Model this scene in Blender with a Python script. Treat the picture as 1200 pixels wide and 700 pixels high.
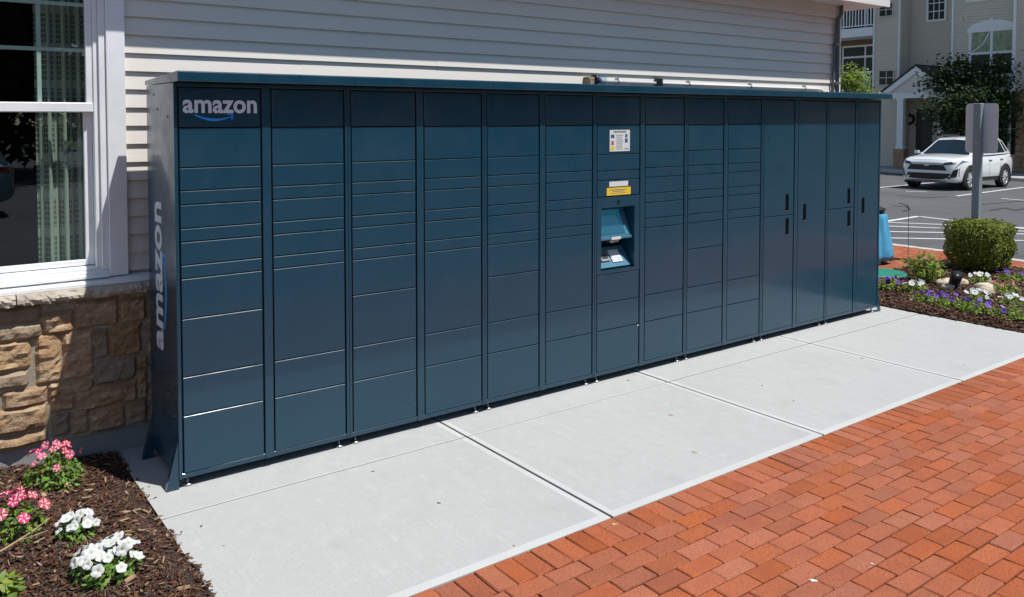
import bpy, bmesh, math, random
import numpy as np
from mathutils import Vector, Matrix
from mathutils.bvhtree import BVHTree
R = math.radians
for o in list(bpy.data.objects): bpy.data.objects.remove(o)
scene = bpy.context.scene
COL = scene.collection
rng = np.random.default_rng(7)
random.seed(7)

# ---------------------------------------------------------------- camera, sky, sun, exposure
YAW, PITCH = 0.931607, 0.0393362
CAM = (-1.161, -4.458, 1.93)
cd = bpy.data.cameras.new('camera'); cam = bpy.data.objects.new('camera', cd); COL.objects.link(cam)
cam.location = CAM; cam.rotation_euler = (math.pi/2-PITCH, 0, YAW-math.pi/2)
cd.sensor_fit = 'HORIZONTAL'; cd.sensor_width = 36; cd.lens = 979.18/1200*36
cd.shift_y = -(350-177.535)/1200; cd.clip_start = .05; cd.clip_end = 3000
scene.camera = cam
SUN = Vector((-.629, 1.0, -2.4)).normalized()
world = bpy.data.worlds.new('World'); scene.world = world; world.use_nodes = True
nt = world.node_tree; nt.nodes.clear()
sky = nt.nodes.new('ShaderNodeTexSky'); sky.sky_type = 'NISHITA'; sky.sun_disc = False
sky.sun_elevation = math.asin(-SUN.z); sky.sun_rotation = math.atan2(-SUN.x, -SUN.y)
sky.air_density = 1.0; sky.dust_density = .3; sky.ozone_density = 1.0
bg = nt.nodes.new('ShaderNodeBackground'); bg.inputs[1].default_value = .10
wo = nt.nodes.new('ShaderNodeOutputWorld')
nt.links.new(sky.outputs[0], bg.inputs[0]); nt.links.new(bg.outputs[0], wo.inputs[0])
sl = bpy.data.lights.new('sun', 'SUN'); sl.energy = 5.0; sl.angle = R(.53); sl.color = (1, .97, .925)
so = bpy.data.objects.new('sun', sl); COL.objects.link(so); so.location = (5, -8, 20)
so.rotation_euler = SUN.to_track_quat('-Z', 'Y').to_euler()
scene.view_settings.view_transform = 'Standard'; scene.view_settings.look = 'None'
scene.view_settings.exposure = 0.14; scene.view_settings.gamma = 1

# ---------------------------------------------------------------- materials
def mat(name, col, rough=.6, metal=0, spec=.5, coat=0, coat_rough=.1, var=0, hue=0, noise=(), bump=None, rnd=False, trans=0, obj=True, ior=1.5):
    """noise: list of (scale, detail, colour2, lo, hi); bump: list of (scale, strength, distance, stretch)"""
    m = bpy.data.materials.new(name); m.use_nodes = True
    n = m.node_tree.nodes; l = m.node_tree.links
    b = n['Principled BSDF']; out = n['Material Output']
    b.inputs['Roughness'].default_value = rough; b.inputs['Metallic'].default_value = metal
    b.inputs['Specular IOR Level'].default_value = spec; b.inputs['IOR'].default_value = ior
    b.inputs['Coat Weight'].default_value = coat; b.inputs['Coat Roughness'].default_value = coat_rough
    tc = n.new('ShaderNodeTexCoord')
    gm = n.new('ShaderNodeNewGeometry')
    coord = gm.outputs['Position']
    rgb = n.new('ShaderNodeRGB'); rgb.outputs[0].default_value = (*col, 1); cur = rgb.outputs[0]
    for (sc, det, c2, lo, hi) in noise:
        mp = n.new('ShaderNodeMapping'); l.new(coord, mp.inputs[0])
        if isinstance(sc, tuple): mp.inputs['Scale'].default_value = sc; s = 1
        else: s = sc
        tx = n.new('ShaderNodeTexNoise'); tx.inputs['Scale'].default_value = s; tx.inputs['Detail'].default_value = det
        tx.inputs['Roughness'].default_value = .6
        l.new(mp.outputs[0], tx.inputs['Vector'])
        mr = n.new('ShaderNodeMapRange'); mr.inputs[1].default_value = lo; mr.inputs[2].default_value = hi
        l.new(tx.outputs['Fac'], mr.inputs[0])
        mx = n.new('ShaderNodeMix'); mx.data_type = 'RGBA'
        l.new(mr.outputs[0], mx.inputs[0]); l.new(cur, mx.inputs[6]); mx.inputs[7].default_value = (*c2, 1)
        cur = mx.outputs[2]
    if var or hue:
        oi = n.new('ShaderNodeObjectInfo')
        ad = n.new('ShaderNodeMath'); ad.operation = 'ADD'
        l.new(oi.outputs['Random'], ad.inputs[0]); l.new(gm.outputs['Random Per Island'], ad.inputs[1])
        fr = n.new('ShaderNodeMath'); fr.operation = 'FRACT'; l.new(ad.outputs[0], fr.inputs[0])
        wn = n.new('ShaderNodeTexWhiteNoise'); wn.noise_dimensions = '1D'; l.new(fr.outputs[0], wn.inputs['W'])
        sp = n.new('ShaderNodeSeparateColor'); l.new(wn.outputs['Color'], sp.inputs[0])
        hs = n.new('ShaderNodeHueSaturation'); l.new(cur, hs.inputs['Color'])
        def rngmap(src, lo, hi, dst):
            q = n.new('ShaderNodeMapRange'); q.inputs[3].default_value = lo; q.inputs[4].default_value = hi
            l.new(src, q.inputs[0]); l.new(q.outputs[0], dst)
        rngmap(sp.outputs[0], 1-var, 1+var, hs.inputs['Value'])
        rngmap(sp.outputs[1], .5-hue, .5+hue, hs.inputs['Hue'])
        rngmap(sp.outputs[2], 1-var*.6, 1+var*.4, hs.inputs['Saturation'])
        cur = hs.outputs[0]
    l.new(cur, b.inputs['Base Color'])
    if bump:
        prev = None
        for (sc, st, di) in bump:
            mp = n.new('ShaderNodeMapping'); l.new(coord, mp.inputs[0])
            if isinstance(sc, tuple): mp.inputs['Scale'].default_value = sc; s = 1
            else: s = sc
            tx = n.new('ShaderNodeTexNoise'); tx.inputs['Scale'].default_value = s; tx.inputs['Detail'].default_value = 5
            l.new(mp.outputs[0], tx.inputs['Vector'])
            bp = n.new('ShaderNodeBump'); bp.inputs['Strength'].default_value = st; bp.inputs['Distance'].default_value = di
            l.new(tx.outputs['Fac'], bp.inputs['Height'])
            if prev: l.new(prev, bp.inputs['Normal'])
            prev = bp.outputs[0]
        l.new(prev, b.inputs['Normal'])
    if trans:
        tr = n.new('ShaderNodeBsdfTranslucent'); l.new(cur, tr.inputs[0])
        mx = n.new('ShaderNodeMixShader'); mx.inputs[0].default_value = trans
        l.new(b.outputs[0], mx.inputs[1]); l.new(tr.outputs[0], mx.inputs[2]); l.new(mx.outputs[0], out.inputs[0])
    return m

def glass_mat(name, tint, ior=2.0):
    m = bpy.data.materials.new(name); m.use_nodes = True
    n = m.node_tree.nodes; l = m.node_tree.links; n.remove(n['Principled BSDF']); out = n['Material Output']
    f0 = ((ior-1)/(ior+1))**2
    lw = n.new('ShaderNodeLayerWeight'); lw.inputs['Blend'].default_value = .5
    pw = n.new('ShaderNodeMath'); pw.operation = 'POWER'; pw.inputs[1].default_value = 5; l.new(lw.outputs['Facing'], pw.inputs[0])
    fr = n.new('ShaderNodeMapRange'); fr.inputs[3].default_value = f0; fr.inputs[4].default_value = 1; l.new(pw.outputs[0], fr.inputs[0])
    t = n.new('ShaderNodeBsdfTransparent'); t.inputs[0].default_value = (*tint, 1)
    g = n.new('ShaderNodeBsdfGlossy'); g.inputs['Roughness'].default_value = .0; g.inputs[0].default_value = (.86, .95, .97, 1)
    mx = n.new('ShaderNodeMixShader'); l.new(fr.outputs[0], mx.inputs[0]); l.new(t.outputs[0], mx.inputs[1]); l.new(g.outputs[0], mx.inputs[2])
    l.new(mx.outputs[0], out.inputs[0]); return m

M = {}
M['locker'] = mat('locker_paint', (.0036, .0415, .075), rough=.36, spec=.4, coat=.6, coat_rough=.09,
                  noise=[(2.2, 4, (.005, .045, .081), .4, .75)], bump=[(900, .05, .0004), (1.6, .12, .004)])
_n = M['locker'].node_tree.nodes; _l = M['locker'].node_tree.links; _b = _n['Principled BSDF']     # smudges and dust in the gloss
_g = _n.new('ShaderNodeNewGeometry')
for sc_, lo_, hi_, sock in ((5.0, .26, .5, 'Roughness'), (3.1, .05, .2, 'Coat Roughness')):
    _t = _n.new('ShaderNodeTexNoise'); _t.inputs['Scale'].default_value = sc_; _t.inputs['Detail'].default_value = 7; _t.inputs['Roughness'].default_value = .65
    _m = _n.new('ShaderNodeMapRange'); _m.inputs[1].default_value = .35; _m.inputs[2].default_value = .7; _m.inputs[3].default_value = lo_; _m.inputs[4].default_value = hi_
    _l.new(_g.outputs['Position'], _t.inputs['Vector']); _l.new(_t.outputs['Fac'], _m.inputs[0]); _l.new(_m.outputs[0], _b.inputs[sock])
M['locker_dark'] = mat('locker_inside', (.006, .018, .03), rough=.6)
M['steel'] = mat('zinc_steel', (.42, .41, .39), rough=.35, metal=.9)
M['logo_white'] = mat('logo_white', (.66, .73, .82), rough=.5)
M['logo_blue'] = mat('logo_blue', (.02, .30, .85), rough=.5)
M['black'] = mat('black_plastic', (.008, .009, .010), rough=.4)
M['slot'] = mat('slot_shade_black', (.003, .004, .005), rough=.9, spec=.05)  # matt near-black stands in for the shade inside a handle recess
M['screen'] = mat('screen_glass', (.012, .05, .075), rough=.12, coat=.5)
M['kioskgrey'] = mat('kiosk_grey', (.05, .17, .25), rough=.4)
_b = M['screen'].node_tree.nodes['Principled BSDF']; _b.inputs['Emission Color'].default_value = (.02, .22, .36, 1); _b.inputs['Emission Strength'].default_value = .28
M['paper'] = mat('paper', (.62, .63, .62), rough=.6)
M['yellow'] = mat('sticker_yellow', (.75, .5, .02), rough=.5)
M['print_grey'] = mat('print_grey', (.2, .21, .22), rough=.6)
M['print_blue'] = mat('print_blue', (.03, .09, .25), rough=.6)
M['print_red'] = mat('print_red', (.35, .05, .02), rough=.6)
M['concrete'] = mat('concrete', (.405, .415, .40), rough=.88, spec=.25,
    noise=[(.9, 6, (.36, .37, .358), .42, .7), (14, 6, (.44, .447, .432), .45, .75), ((9, 1.2, 4), 5, (.375, .38, .365), .5, .8), (2.6, 7, (.32, .327, .315), .55, .8), (70, 3, (.30, .30, .285), .62, .74), (26, 4, (.22, .215, .20), .70, .76), ((150, 2.5, 1), 3, (.375, .384, .37), .42, .62), (110, 2, (.30, .305, .29), .60, .70)],
    bump=[(160, .3, .002), (24, .15, .004), ((420, 10, 10), .25, .0015)])
M['concrete_edge'] = mat('concrete_trowelled', (.47, .477, .462), rough=.8, spec=.3, noise=[(3, 5, (.43, .435, .42), .4, .7), (60, 3, (.37, .37, .36), .6, .75)], bump=[(120, .12, .002)])
M['foundation'] = mat('foundation_concrete', (.3, .3, .29), rough=.9, noise=[(5, 5, (.24, .24, .235), .4, .7)], bump=[(60, .3, .004)])
M['joint'] = mat('joint_dark', (.022, .021, .02), rough=.95)
M['brick'] = mat('clay_paver', (.325, .091, .036), rough=.85, spec=.3, var=.13, hue=.0015,
    noise=[(60, 5, (.36, .112, .05), .5, .72), (130, 3, (.12, .034, .018), .56, .66), (300, 2, (.42, .15, .08), .60, .70), (6, 4, (.27, .078, .038), .45, .75)], bump=[(130, .8, .003), (40, .3, .003)])
M['sand'] = mat('joint_sand', (.055, .024, .016), rough=1, noise=[(90, 3, (.03, .014, .010), .4, .7)])
M['asphalt'] = mat('asphalt', (.088, .09, .092), rough=.9, spec=.3, noise=[(.35, 5, (.11, .112, .114), .4, .7), (120, 3, (.15, .15, .15), .62, .78), ((.3, 3, 1), 4, (.066, .067, .069), .55, .75)], bump=[(150, .5, .004)])
M['tar'] = mat('tar_seal', (.012, .012, .013), rough=.6)
M['roadpaint'] = mat('road_paint', (.62, .63, .62), rough=.7, noise=[(9, 5, (.4, .41, .41), .5, .75)])
M['kerb'] = mat('kerb_concrete', (.5, .49, .46), rough=.9, noise=[(4, 5, (.4, .39, .37), .4, .7)], bump=[(80, .3, .003)])
M['soil'] = mat('soil', (.045, .026, .016), rough=1, noise=[(35, 5, (.02, .012, .008), .4, .7)], bump=[(45, 1, .02)])
M['mulch'] = mat('mulch_chip', (.125, .066, .043), rough=.95, spec=.2, var=.6, hue=.015, noise=[(160, 4, (.05, .025, .015), .4, .7)], bump=[(300, .4, .002)])
M['mulch_pale'] = mat('mulch_pale', (.30, .20, .12), rough=.95, spec=.2, var=.35)
M['grass'] = mat('ground_grass', (.06, .10, .03), rough=1, noise=[(2, 5, (.09, .11, .04), .4, .7)])
M['siding'] = mat('siding_cream', (.70, .67, .615), rough=.55, spec=.4, noise=[(1.5, 4, (.66, .63, .58), .4, .7), ((1.5, 60, 140), 3, (.665, .635, .585), .45, .7)], bump=[((2, 90, 160), .10, .002)])
M['trim'] = mat('trim_white', (.82, .84, .85), rough=.45, noise=[(4, 4, (.71, .73, .74), .45, .75)])
M['fascia'] = mat('fascia_white', (.74, .73, .71), rough=.5)
M['frieze'] = mat('frieze_cream', (.66, .61, .56), rough=.55)
M['stone'] = mat('field_stone', (.37, .245, .145), rough=.9, spec=.25, var=.11, hue=.006,
    noise=[(7, 6, (.30, .17, .09), .42, .7), ((6, 6, 28), 5, (.52, .40, .27), .48, .72), (45, 4, (.22, .13, .075), .56, .75)], bump=[(30, .8, .012), (120, .5, .004)])
M['stone_grey'] = mat('field_stone_grey', (.32, .245, .17), rough=.9, spec=.25, var=.2, noise=[(9, 6, (.23, .18, .13), .42, .7)], bump=[(30, .7, .012), (120, .5, .004)])
M['mortar'] = mat('mortar', (.36, .32, .25), rough=.95, noise=[(30, 5, (.22, .18, .13), .4, .7)], bump=[(70, .7, .006)])
M['ledge'] = mat('cast_stone_ledge', (.50, .44, .36), rough=.9, var=.1, noise=[(14, 5, (.36, .31, .25), .45, .72)], bump=[(40, .7, .01)])
M['roofing'] = mat('roof_shingle', (.06, .058, .056), rough=.95, noise=[(30, 4, (.09, .085, .08), .4, .7)], bump=[(60, .6, .01)])
M['pipe'] = mat('grey_pipe', (.10, .115, .125), rough=.45)
M['pvc'] = mat('white_conduit', (.66, .68, .68), rough=.4)
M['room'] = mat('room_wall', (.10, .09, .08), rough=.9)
M['muntin'] = mat('muntin_white', (.80, .90, .86), rough=.5)
M['glass'] = glass_mat('window_glass', (.66, .74, .71), 2.1)
M['glass_dark'] = mat('dark_glass', (.006, .016, .020), rough=.05, spec=.35, coat=0, coat_rough=.02)
M['glass_apt'] = mat('apartment_glass', (.012, .016, .018), rough=.08, spec=.18)
M['leaf_box'] = mat('boxwood_leaf', (.165, .205, .03), rough=.65, spec=.12, var=.5, hue=.02, trans=.25)
M['leaf_pet'] = mat('petunia_leaf', (.15, .26, .045), rough=.65, spec=.2, var=.35, hue=.02, trans=.3)
M['leaf_light'] = mat('light_leaf', (.22, .31, .05), rough=.6, spec=.2, var=.35, hue=.03, trans=.35)
M['leaf_tree'] = mat('tree_leaf', (.030, .055, .016), rough=.65, spec=.2, var=.5, hue=.02, trans=.2)
M['stem'] = mat('stem', (.12, .13, .05), rough=.8)
M['bark'] = mat('bark', (.09, .065, .045), rough=.95, noise=[((30, 30, 6), 4, (.05, .035, .025), .4, .7)], bump=[((40, 40, 8), .8, .01)])
M['pet_white'] = mat('petal_white', (.64, .66, .65), rough=.6, trans=.25)
M['pet_yellow'] = mat('petal_throat', (.52, .52, .26), rough=.6, trans=.2)
M['pet_pink'] = mat('petal_pink', (.52, .014, .12), rough=.6, trans=.25, var=.2)
M['pet_pale'] = mat('petal_pale', (.78, .45, .47), rough=.6, trans=.25)
M['pet_red'] = mat('petal_red', (.40, .004, .03), rough=.6, trans=.25, var=.2)
M['pet_purple'] = mat('petal_purple', (.075, .015, .28), rough=.6, trans=.2, var=.3)
M['pet_violet'] = mat('petal_violet', (.16, .06, .45), rough=.6, trans=.2, var=.2)
M['dryleaf'] = mat('dry_leaf', (.42, .31, .18), rough=.8, var=.2, noise=[(60, 4, (.28, .19, .1), .4, .7)])
M['rock'] = mat('bed_rock', (.50, .43, .33), rough=.9, var=.15, noise=[(18, 5, (.36, .3, .22), .4, .7)], bump=[(40, .6, .008)])
M['bluebag'] = mat('blue_plastic', (.09, .40, .66), rough=.35, spec=.5, noise=[(8, 4, (.13, .48, .74), .4, .7)], trans=.15)
M['green'] = mat('green_plastic', (.01, .19, .12), rough=.5)
M['carwhite'] = mat('car_white', (.74, .76, .77), rough=.25, coat=1, coat_rough=.03)
M['carblue'] = mat('car_teal', (.15, .25, .29), rough=.3, metal=.3, coat=1, coat_rough=.03)
M['tyre'] = mat('tyre_rubber', (.014, .014, .015), rough=.8)
M['rim'] = mat('alloy', (.55, .56, .57), rough=.35, metal=.3)
M['lamp'] = mat('head_lamp', (.03, .04, .055), rough=.15, coat=.3, coat_rough=.05)
M['redlamp'] = mat('tail_lamp', (.35, .008, .008), rough=.15, coat=1)
M['cladding'] = mat('car_cladding', (.02, .021, .022), rough=.6)
M['aptsiding'] = None
M['aptwhite'] = mat('apartment_white', (.80, .81, .81), rough=.6)
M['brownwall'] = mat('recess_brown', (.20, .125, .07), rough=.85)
M['aptroof'] = mat('apartment_roof', (.05, .045, .042), rough=.95)
M['door_dark'] = mat('door_dark', (.018, .016, .015), rough=.4)
M['curtain_apt'] = mat('pale_curtain', (.36, .40, .26), rough=.9, noise=[((2, 6, 3), 3, (.2, .25, .17), .4, .65)])
M['signback'] = mat('sign_aluminium', (.58, .63, .67), rough=.5, metal=0)
M['signpost'] = mat('sign_post', (.20, .26, .29), rough=.55)

M['aptsiding'] = mat('apartment_siding', (.64, .575, .48), rough=.7, noise=[(.5, 4, (.59, .53, .44), .4, .7)])

def curtain_mat():
    m = mat('woven_curtain', (.30, .36, .29), rough=.95)
    n = m.node_tree.nodes; l = m.node_tree.links; b = n['Principled BSDF']
    tc = n.new('ShaderNodeTexCoord'); s = n.new('ShaderNodeSeparateXYZ'); l.new(tc.outputs['UV'], s.inputs[0])
    def band(src, freq, duty, jit=None):
        a = n.new('ShaderNodeMath'); a.operation = 'MULTIPLY'; a.inputs[1].default_value = freq; l.new(src, a.inputs[0])
        c = n.new('ShaderNodeMath'); c.operation = 'FRACT'; l.new(a.outputs[0], c.inputs[0])
        d = n.new('ShaderNodeMath'); d.operation = 'LESS_THAN'; d.inputs[1].default_value = duty; l.new(c.outputs[0], d.inputs[0]); return d.outputs[0]
    u, v = s.outputs[0], s.outputs[1]
    stripe = band(u, 11, .5); rows = band(v, 64, .74); cols = band(u, 33, .8)
    blk = band(v, 9, .78)
    p = n.new('ShaderNodeMath'); p.operation = 'MULTIPLY'; l.new(rows, p.inputs[0]); l.new(cols, p.inputs[1])
    p2 = n.new('ShaderNodeMath'); p2.operation = 'MULTIPLY'; l.new(p.outputs[0], p2.inputs[0]); l.new(stripe, p2.inputs[1])
    p3 = n.new('ShaderNodeMath'); p3.operation = 'MULTIPLY'; l.new(p2.outputs[0], p3.inputs[0]); l.new(blk, p3.inputs[1])
    mx = n.new('ShaderNodeMix'); mx.data_type = 'RGBA'; l.new(p3.outputs[0], mx.inputs[0])
    mx.inputs[6].default_value = (.52, .56, .48, 1); mx.inputs[7].default_value = (.15, .185, .15, 1)
    l.new(mx.outputs[2], b.inputs['Base Color']); return m
M['curtain'] = curtain_mat()

# ---------------------------------------------------------------- helpers
WLOC = {}
def wloc(p):
    v = Vector((0, 0, 0))
    while p is not None: v = v + p.location; p = p.parent
    return v
def tag(o, label=None, cat=None, group=None, kind=None):
    if label: o['label'] = label
    if cat: o['category'] = cat
    if group: o['group'] = group
    if kind: o['kind'] = kind
    return o
def empty(name, loc=(0, 0, 0), label=None, cat=None, group=None):
    o = bpy.data.objects.new(name, None); COL.objects.link(o); o.location = loc; o.empty_display_size = .1
    return tag(o, label, cat, group)
def link(name, me, parent=None, loc=None):
    o = bpy.data.objects.new(name, me); COL.objects.link(o)
    if parent is not None: o.parent = parent
    if loc is not None: o.location = loc
    return o
class MB:
    def __init__(s): s.v = []; s.f = []; s.mi = []; s.m = 0
    def add(s, vs, fs, m=None):
        b = len(s.v); s.v += [tuple(v) for v in vs]; s.f += [tuple(b+i for i in f) for f in fs]
        s.mi += [s.m if m is None else m]*len(fs); return s
    def box(s, x0, x1, y0, y1, z0, z1, m=None):
        return s.add([(x0,y0,z0),(x1,y0,z0),(x1,y1,z0),(x0,y1,z0),(x0,y0,z1),(x1,y0,z1),(x1,y1,z1),(x0,y1,z1)],
                     [(0,3,2,1),(4,5,6,7),(0,1,5,4),(1,2,6,5),(2,3,7,6),(3,0,4,7)], m)
    def prism(s, prof, a0, a1, axis='x', m=None):
        """prof: polygon of 2D points; axis x: (y,z); y: (x,z); z: (x,y)"""
        f = {'x': lambda a, p: (a, p[0], p[1]), 'y': lambda a, p: (p[0], a, p[1]), 'z': lambda a, p: (p[0], p[1], a)}[axis]
        k = len(prof); vs = [f(a0, p) for p in prof]+[f(a1, p) for p in prof]
        fs = [tuple(range(k-1, -1, -1)), tuple(range(k, 2*k))]+[(i, (i+1) % k, k+(i+1) % k, k+i) for i in range(k)]
        return s.add(vs, fs, m)
    def tube(s, pts, r, n=8, m=None, cap=True):
        pts = [Vector(p) for p in pts]; rs = r if isinstance(r, (list, tuple)) else [r]*len(pts)
        vs = []; prev = None
        for i, p in enumerate(pts):
            d = (pts[min(i+1, len(pts)-1)]-pts[max(i-1, 0)]).normalized()
            u = d.orthogonal().normalized() if prev is None else (prev-d*prev.dot(d)).normalized()
            prev = u; w = d.cross(u)
            vs += [p+(u*math.cos(2*math.pi*k/n)+w*math.sin(2*math.pi*k/n))*rs[i] for k in range(n)]
        fs = [(i*n+k, i*n+(k+1) % n, (i+1)*n+(k+1) % n, (i+1)*n+k) for i in range(len(pts)-1) for k in range(n)]
        if cap: fs += [tuple(range(n-1, -1, -1)), tuple((len(pts)-1)*n+k for k in range(n))]
        return s.add(vs, fs, m)
    def lathe(s, prof, c=(0, 0, 0), n=20, axis='z', m=None, cap=True):
        vs = []
        for (r, h) in prof:
            for k in range(n):
                a = 2*math.pi*k/n; p = (r*math.cos(a), r*math.sin(a), h)
                if axis == 'y': p = (p[0], p[2], p[1])
                if axis == 'x': p = (p[2], p[0], p[1])
                vs.append((p[0]+c[0], p[1]+c[1], p[2]+c[2]))
        fs = [(i*n+k, i*n+(k+1) % n, (i+1)*n+(k+1) % n, (i+1)*n+k) for i in range(len(prof)-1) for k in range(n)]
        if cap and prof[0][0] > 1e-4: fs.append(tuple(range(n-1, -1, -1)))
        if cap and prof[-1][0] > 1e-4: fs.append(tuple((len(prof)-1)*n+k for k in range(n)))
        return s.add(vs, fs, m)
    def mesh(s, name, mats, off=Vector((0, 0, 0)), bevel=0, smooth=False, seg=1):
        me = bpy.data.meshes.new(name)
        me.from_pydata([(v[0]-off[0], v[1]-off[1], v[2]-off[2]) for v in s.v], [], s.f)
        for mm in (mats if isinstance(mats, (list, tuple)) else [mats]): me.materials.append(M[mm] if isinstance(mm, str) else mm)
        if any(s.mi): me.polygons.foreach_set('material_index', s.mi)
        bm = bmesh.new(); bm.from_mesh(me); bmesh.ops.recalc_face_normals(bm, faces=bm.faces)
        if bevel: bmesh.ops.bevel(bm, geom=list(bm.edges), offset=bevel, segments=seg, affect='EDGES', profile=.6)
        bm.to_mesh(me); bm.free()
        if smooth: me.shade_smooth()
        return me
    def build(s, name, mats, parent=None, bevel=0, smooth=False, kind=None, seg=1):
        """verts in world coordinates; the object's origin goes to the middle of its base"""
        a = np.array([tuple(v) for v in s.v]); lo, hi = a.min(0), a.max(0)
        org = Vector(((lo[0]+hi[0])/2, (lo[1]+hi[1])/2, lo[2]))
        me = s.mesh(name, mats, org, bevel, smooth, seg)
        o = link(name, me, parent, org-(wloc(parent) if parent is not None else Vector((0, 0, 0))))
        if kind: o['kind'] = kind
        return o
def box(name, m, parent, x0, x1, y0, y1, z0, z1, bevel=0):
    return MB().box(x0, x1, y0, y1, z0, z1).build(name, m, parent, bevel)
def np_mesh(name, verts, quads, m, off=(0, 0, 0)):
    me = bpy.data.meshes.new(name); v = np.asarray(verts, np.float32).reshape(-1, 3)-np.array(off, np.float32)
    q = np.asarray(quads, np.int32); me.vertices.add(len(v)); me.vertices.foreach_set('co', v.ravel())
    me.loops.add(q.size); me.loops.foreach_set('vertex_index', q.ravel())
    me.polygons.add(len(q)); me.polygons.foreach_set('loop_start', np.arange(0, q.size, q.shape[1], dtype=np.int32))
    me.update(calc_edges=True); me.validate()
    for mm in (m if isinstance(m, (list, tuple)) else [m]): me.materials.append(M[mm])
    return me
def copy_tree(o, parent=None):
    c = o.copy(); COL.objects.link(c); c.parent = parent
    for ch in o.children: copy_tree(ch, c)
    return c
def ray(px, py):
    f = 979.18; fl = Vector((math.cos(YAW), math.sin(YAW), 0)); rt = Vector((math.sin(YAW), -math.cos(YAW), 0)); up = Vector((0, 0, 1))
    fw = fl*math.cos(PITCH)-up*math.sin(PITCH); cu = up*math.cos(PITCH)+fl*math.sin(PITCH)
    return rt*((px-600)/f)-cu*((py-177.535)/f)+fw
CV = Vector(CAM)
def on(axis, val, px, py):
    r = ray(px, py); return CV+r*((val-CV[axis])/r[axis])
def lotz(x): return -.15-.0125*max(0, x-12)
def lot(px, py):
    r = ray(px, py); return CV+r*((-.15-.0125*(CV.x-12)-CV.z)/(r.z+.0125*r.x))

def leaves(P, N, size, rng, fold=.25, aspect=.5):
    """diamond leaves (two triangles sharing a fold) at P, facing roughly N"""
    n = len(P); N = N/np.linalg.norm(N, axis=1, keepdims=True)
    T = rng.normal(size=(n, 3)); T -= (T*N).sum(1, keepdims=True)*N; T /= np.linalg.norm(T, axis=1, keepdims=True)
    B = np.cross(N, T); s = (size*rng.uniform(.65, 1.3, n))[:, None]
    v = np.stack([P-T*s*.5, P+B*s*aspect*.5-N*s*fold*.3, P+T*s*.5-N*s*fold*.5, P-B*s*aspect*.5-N*s*fold*.3, P+N*s*.05], 1)
    i = np.arange(n)[:, None]*5
    q = np.concatenate([i+np.array([[0, 1, 4]]), i+np.array([[1, 2, 4]]), i+np.array([[2, 3, 4]]), i+np.array([[3, 0, 4]])], 0)
    return v.reshape(-1, 3), q

# ================================================================ the setting
gr = MB().add([(-400, -400, -1.2), (400, -400, -1.2), (400, 400, -1.2), (-400, 400, -1.2)], [(0, 1, 2, 3)]).build('ground', 'grass', kind='structure')
mb = MB(); xs = [-60, -20, 0, 12, 16, 20, 24, 28, 33, 36]; ys = [-60, -30, -10, 0, 10, 30, 60]
mb.add([(x, y, lotz(x)) for x in xs for y in ys], [(i*7+j, (i+1)*7+j, (i+1)*7+j+1, i*7+j+1) for i in range(len(xs)-1) for j in range(6)])
parking = mb.build('parking_lot', 'asphalt', kind='structure')
def strip(a, b, w, name, m, dz=.004):
    a, b = Vector(a), Vector(b); d = (b-a); d.z = 0; s = Vector((-d.y, d.x, 0)).normalized()*w/2
    k = max(1, int(d.length/2)); vs = []; fs = []
    for i in range(k+1):
        p = a+(b-a)*(i/k)
        for q in (p-s, p+s): vs.append((q.x, q.y, lotz(q.x)+dz))
    fs = [(2*i, 2*i+1, 2*i+3, 2*i+2) for i in range(k)]
    return MB().add(vs, fs).build(name, m, parking)
def ext(a, b, t0, t1): a, b = Vector(a), Vector(b); return a+(b-a)*t0, a+(b-a)*t1
W = .11
strip((15.356, 4.714, 0), (16.82, 4.85, 0), W, 'marking', 'roadpaint'); strip((15.356, 4.714, 0), (14.0, 4.6, 0), W, 'marking', 'roadpaint')
strip((16.82, 4.8, 0), (16.2, 1.4, 0), W, 'marking', 'roadpaint')
for a, b in (((15.116, 4.562), (15.647, 3.857)), ((14.49, 4.214), (15.023, 3.547)), ((13.688, 3.735), (14.315, 3.195)), ((12.845, 3.237), (13.413, 2.747))):
    p, q = ext((*a, 0), (*b, 0), -.8, 4.0); strip(p, q, .10, 'marking', 'roadpaint', .005)
for a, b in (((23.278, 7.09), (29.113, 7.66)), ((24.0, 10.05), (29.0, 10.45)), ((23.56, 6.0), (23.46, 5.2)), ((23.68, 8.8), (24.07, 8.35)), ((23.9, 4.0), (29.3, 4.5)), ((24.3, 13.0), (29.4, 13.4))):
    strip((*a, 0), (*b, 0), W, 'marking', 'roadpaint', .005)
for pts in (((1054, 238), (1062, 241), (1066, 246), (1058, 248)), ((1045, 241), (1062, 243)), ((1160, 247), (1178, 244), (1190, 247), (1200, 245)), ((1050, 229), (1080, 232), (1110, 231)), ((1150, 240), (1200, 236))):
    w = [lot(*p) for p in pts]
    for p, q in zip(w[:-1], w[1:]): strip(p, q, .05, 'crack_seal', 'tar', .006)

# kerbs and far pavement
def kerb(x0, x1, y0, y1, z0, z1): return MB().box(x0, x1, y0, y1, z0, z1).build('kerb', 'kerb', None, .015, kind='structure')
kerb(11.1, 11.26, -4.2, 14, -.3, -.004); kerb(-12, 11.1, -4.2, -4.04, -.3, -.004)
mb = MB()
mb.prism([(33.9, 17.2), (32.0, 7.0), (31.2, -4), (31.4, -4), (32.2, 7.0), (34.1, 17.2)], -.8, -.27, 'z'); mb.build('kerb', 'kerb', None, .02, kind='structure')
mb = MB(); mb.prism([(34.1, 17.2), (32.2, 7.0), (31.4, -4), (60, -4), (60, 40), (34.1, 40)], -.8, -.275, 'z'); mb.build('pavement', 'concrete', kind='structure')

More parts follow.
